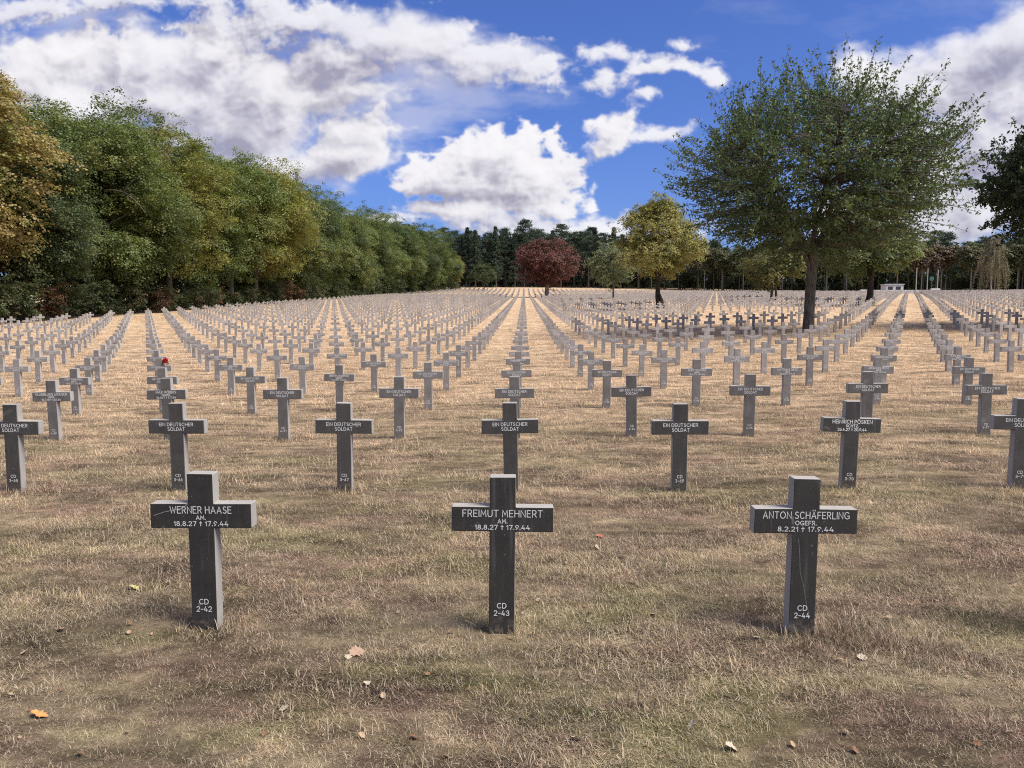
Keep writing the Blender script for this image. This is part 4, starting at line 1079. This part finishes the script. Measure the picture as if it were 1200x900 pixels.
flower_bunch((5, -5))

# ------------------------------------------------------------------ fallen leaves on the near lawn
def leaf_outline():
    half = [(0, 0), (.10, .08), (.30, .16), (.24, .30), (.46, .40), (.32, .52), (.48, .66), (.28, .74), (.26, .90), (0, 1.0)]
    return half
def fallen_leaf_mesh(seed, mat):
    g = random.Random(seed); hl = leaf_outline(); vs, fs = [], []
    for (x, y) in hl:
        cz = .10 * math.sin(y * 3 + seed)
        vs += [(-x * .9, y - .5, cz + .35 * abs(x) ** 1.5 * g.uniform(.5, 1.6)), (0, y - .5, cz), (x * .9, y - .5, cz + .35 * abs(x) ** 1.5 * g.uniform(.5, 1.6))]
    for k in range(len(hl) - 1):
        o = 3 * k; fs += [(o, o + 1, o + 4, o + 3), (o + 1, o + 2, o + 5, o + 4)]
    return mesh_np('fallen_leaf', np.array(vs), np.array(fs), mat)
LM = {'tan': plain_mat('leaf_tan', (.36, .26, .17), .7, .2, .2, 3), 'pale': plain_mat('leaf_pale', (.44, .38, .29), .7, .2, .15, 3), 'brown': plain_mat('leaf_brown', (.20, .11, .06), .7, .2, .3, 3),
      'yellow': plain_mat('leaf_yellow', (.42, .385, .16), .6, .2, .15, 3), 'red': plain_mat('leaf_red', (.50, .12, .08), .6, .2, .2, 3), 'orange': plain_mat('leaf_orange', (.58, .27, .10), .6, .2, .2, 3), 'pink': plain_mat('leaf_pink', (.34, .225, .16), .6, .2, .2, 3)}
leaf_me = {(k, s): fallen_leaf_mesh(s, m) for k, m in LM.items() for s in (1, 2, 3)}
def ground_hit(px, py):
    d = pix_dir(px, py); t = 1.6 / -d.z
    for _ in range(6):
        p = Vector((0, 0, EYE)) + d * t
        t *= 1 + (p.z - H(p.x, p.y)) / 1.6 * .9
    p = Vector((0, 0, EYE)) + d * t
    return p.x, p.y
def drop_leaf(px, py, kind, size, lab, q):
    x, y = ground_hit(px, py); o = link('fallen_leaf', leaf_me[(kind, q % 3 + 1)]); o.location = (x, y, H(x, y) + .014)
    o.rotation_euler = (random.uniform(-.5, .5), random.uniform(-.5, .5), random.uniform(0, 6.28)); o.scale = (size,) * 3
    tag(o, lab, 'leaf', 'fallen leaves lying on the grass')
for q, (px, py, k, s, lab) in enumerate([
    (157, 692, 'yellow', .075, 'yellow green fallen leaf on the grass before the cracked cross'), (703, 630, 'red', .055, 'red fallen leaf on the grass beside the middle front cross'), (47, 840, 'orange', .075, 'orange fallen leaf on the grass near the bottom left corner'),
    (418, 768, 'pink', .085, 'large pinkish brown curled leaf on the grass below the front crosses'), (408, 773, 'pale', .045, 'small pale leaf lying just beside the pinkish curled leaf'), (333, 833, 'pale', .05, 'pale curled leaf on the olive grass near the bottom edge'),
    (430, 804, 'pale', .04, 'pale leaf scrap below the pinkish curled leaf'), (71, 740, 'pink', .05, 'reddish leaf on the grass below and left of the cracked cross'), (810, 852, 'pale', .05, 'pale curled leaf near the bottom of the lawn, between middle and right crosses'),
    (857, 880, 'pale', .06, 'pale pointed leaf lying lowest on the lawn'), (90, 632, 'tan', .06, 'tan leaf on the grass left of the cracked cross'), (28, 767, 'tan', .05, 'tan leaf by the left border of the lawn'), (767, 722, 'tan', .06, 'tan leaf on the grass between the middle and right front crosses'),
    (888, 750, 'pale', .045, 'pale leaf at the foot of the right front cross'), (1010, 773, 'pale', .05, 'pale leaf on bare thatch behind the right front cross foot'), (676, 869, 'pale', .045, 'thin pale leaf near the bottom centre of the lawn'), (76, 694, 'pale', .05, 'pale leaf left of the yellow green one'), (700, 643, 'pale', .05, 'pale leaf just below the red one')]):
    drop_leaf(px, py, k, s, lab, q)
for q in range(85):
    px = random.uniform(5, 1195); py = 560 + 335 * random.random() ** .9
    drop_leaf(px, py, random.choice(['tan', 'brown', 'brown', 'tan', 'pink']), random.uniform(.014, .034), 'small dry leaf scrap lying scattered on the lawn', q)

pts = np.concatenate([pts, np.full((len(pts), 1), -1.0)], 1)
if extra_grass: pts = np.concatenate([pts, np.array(extra_grass, float)])
build_grass(pts)
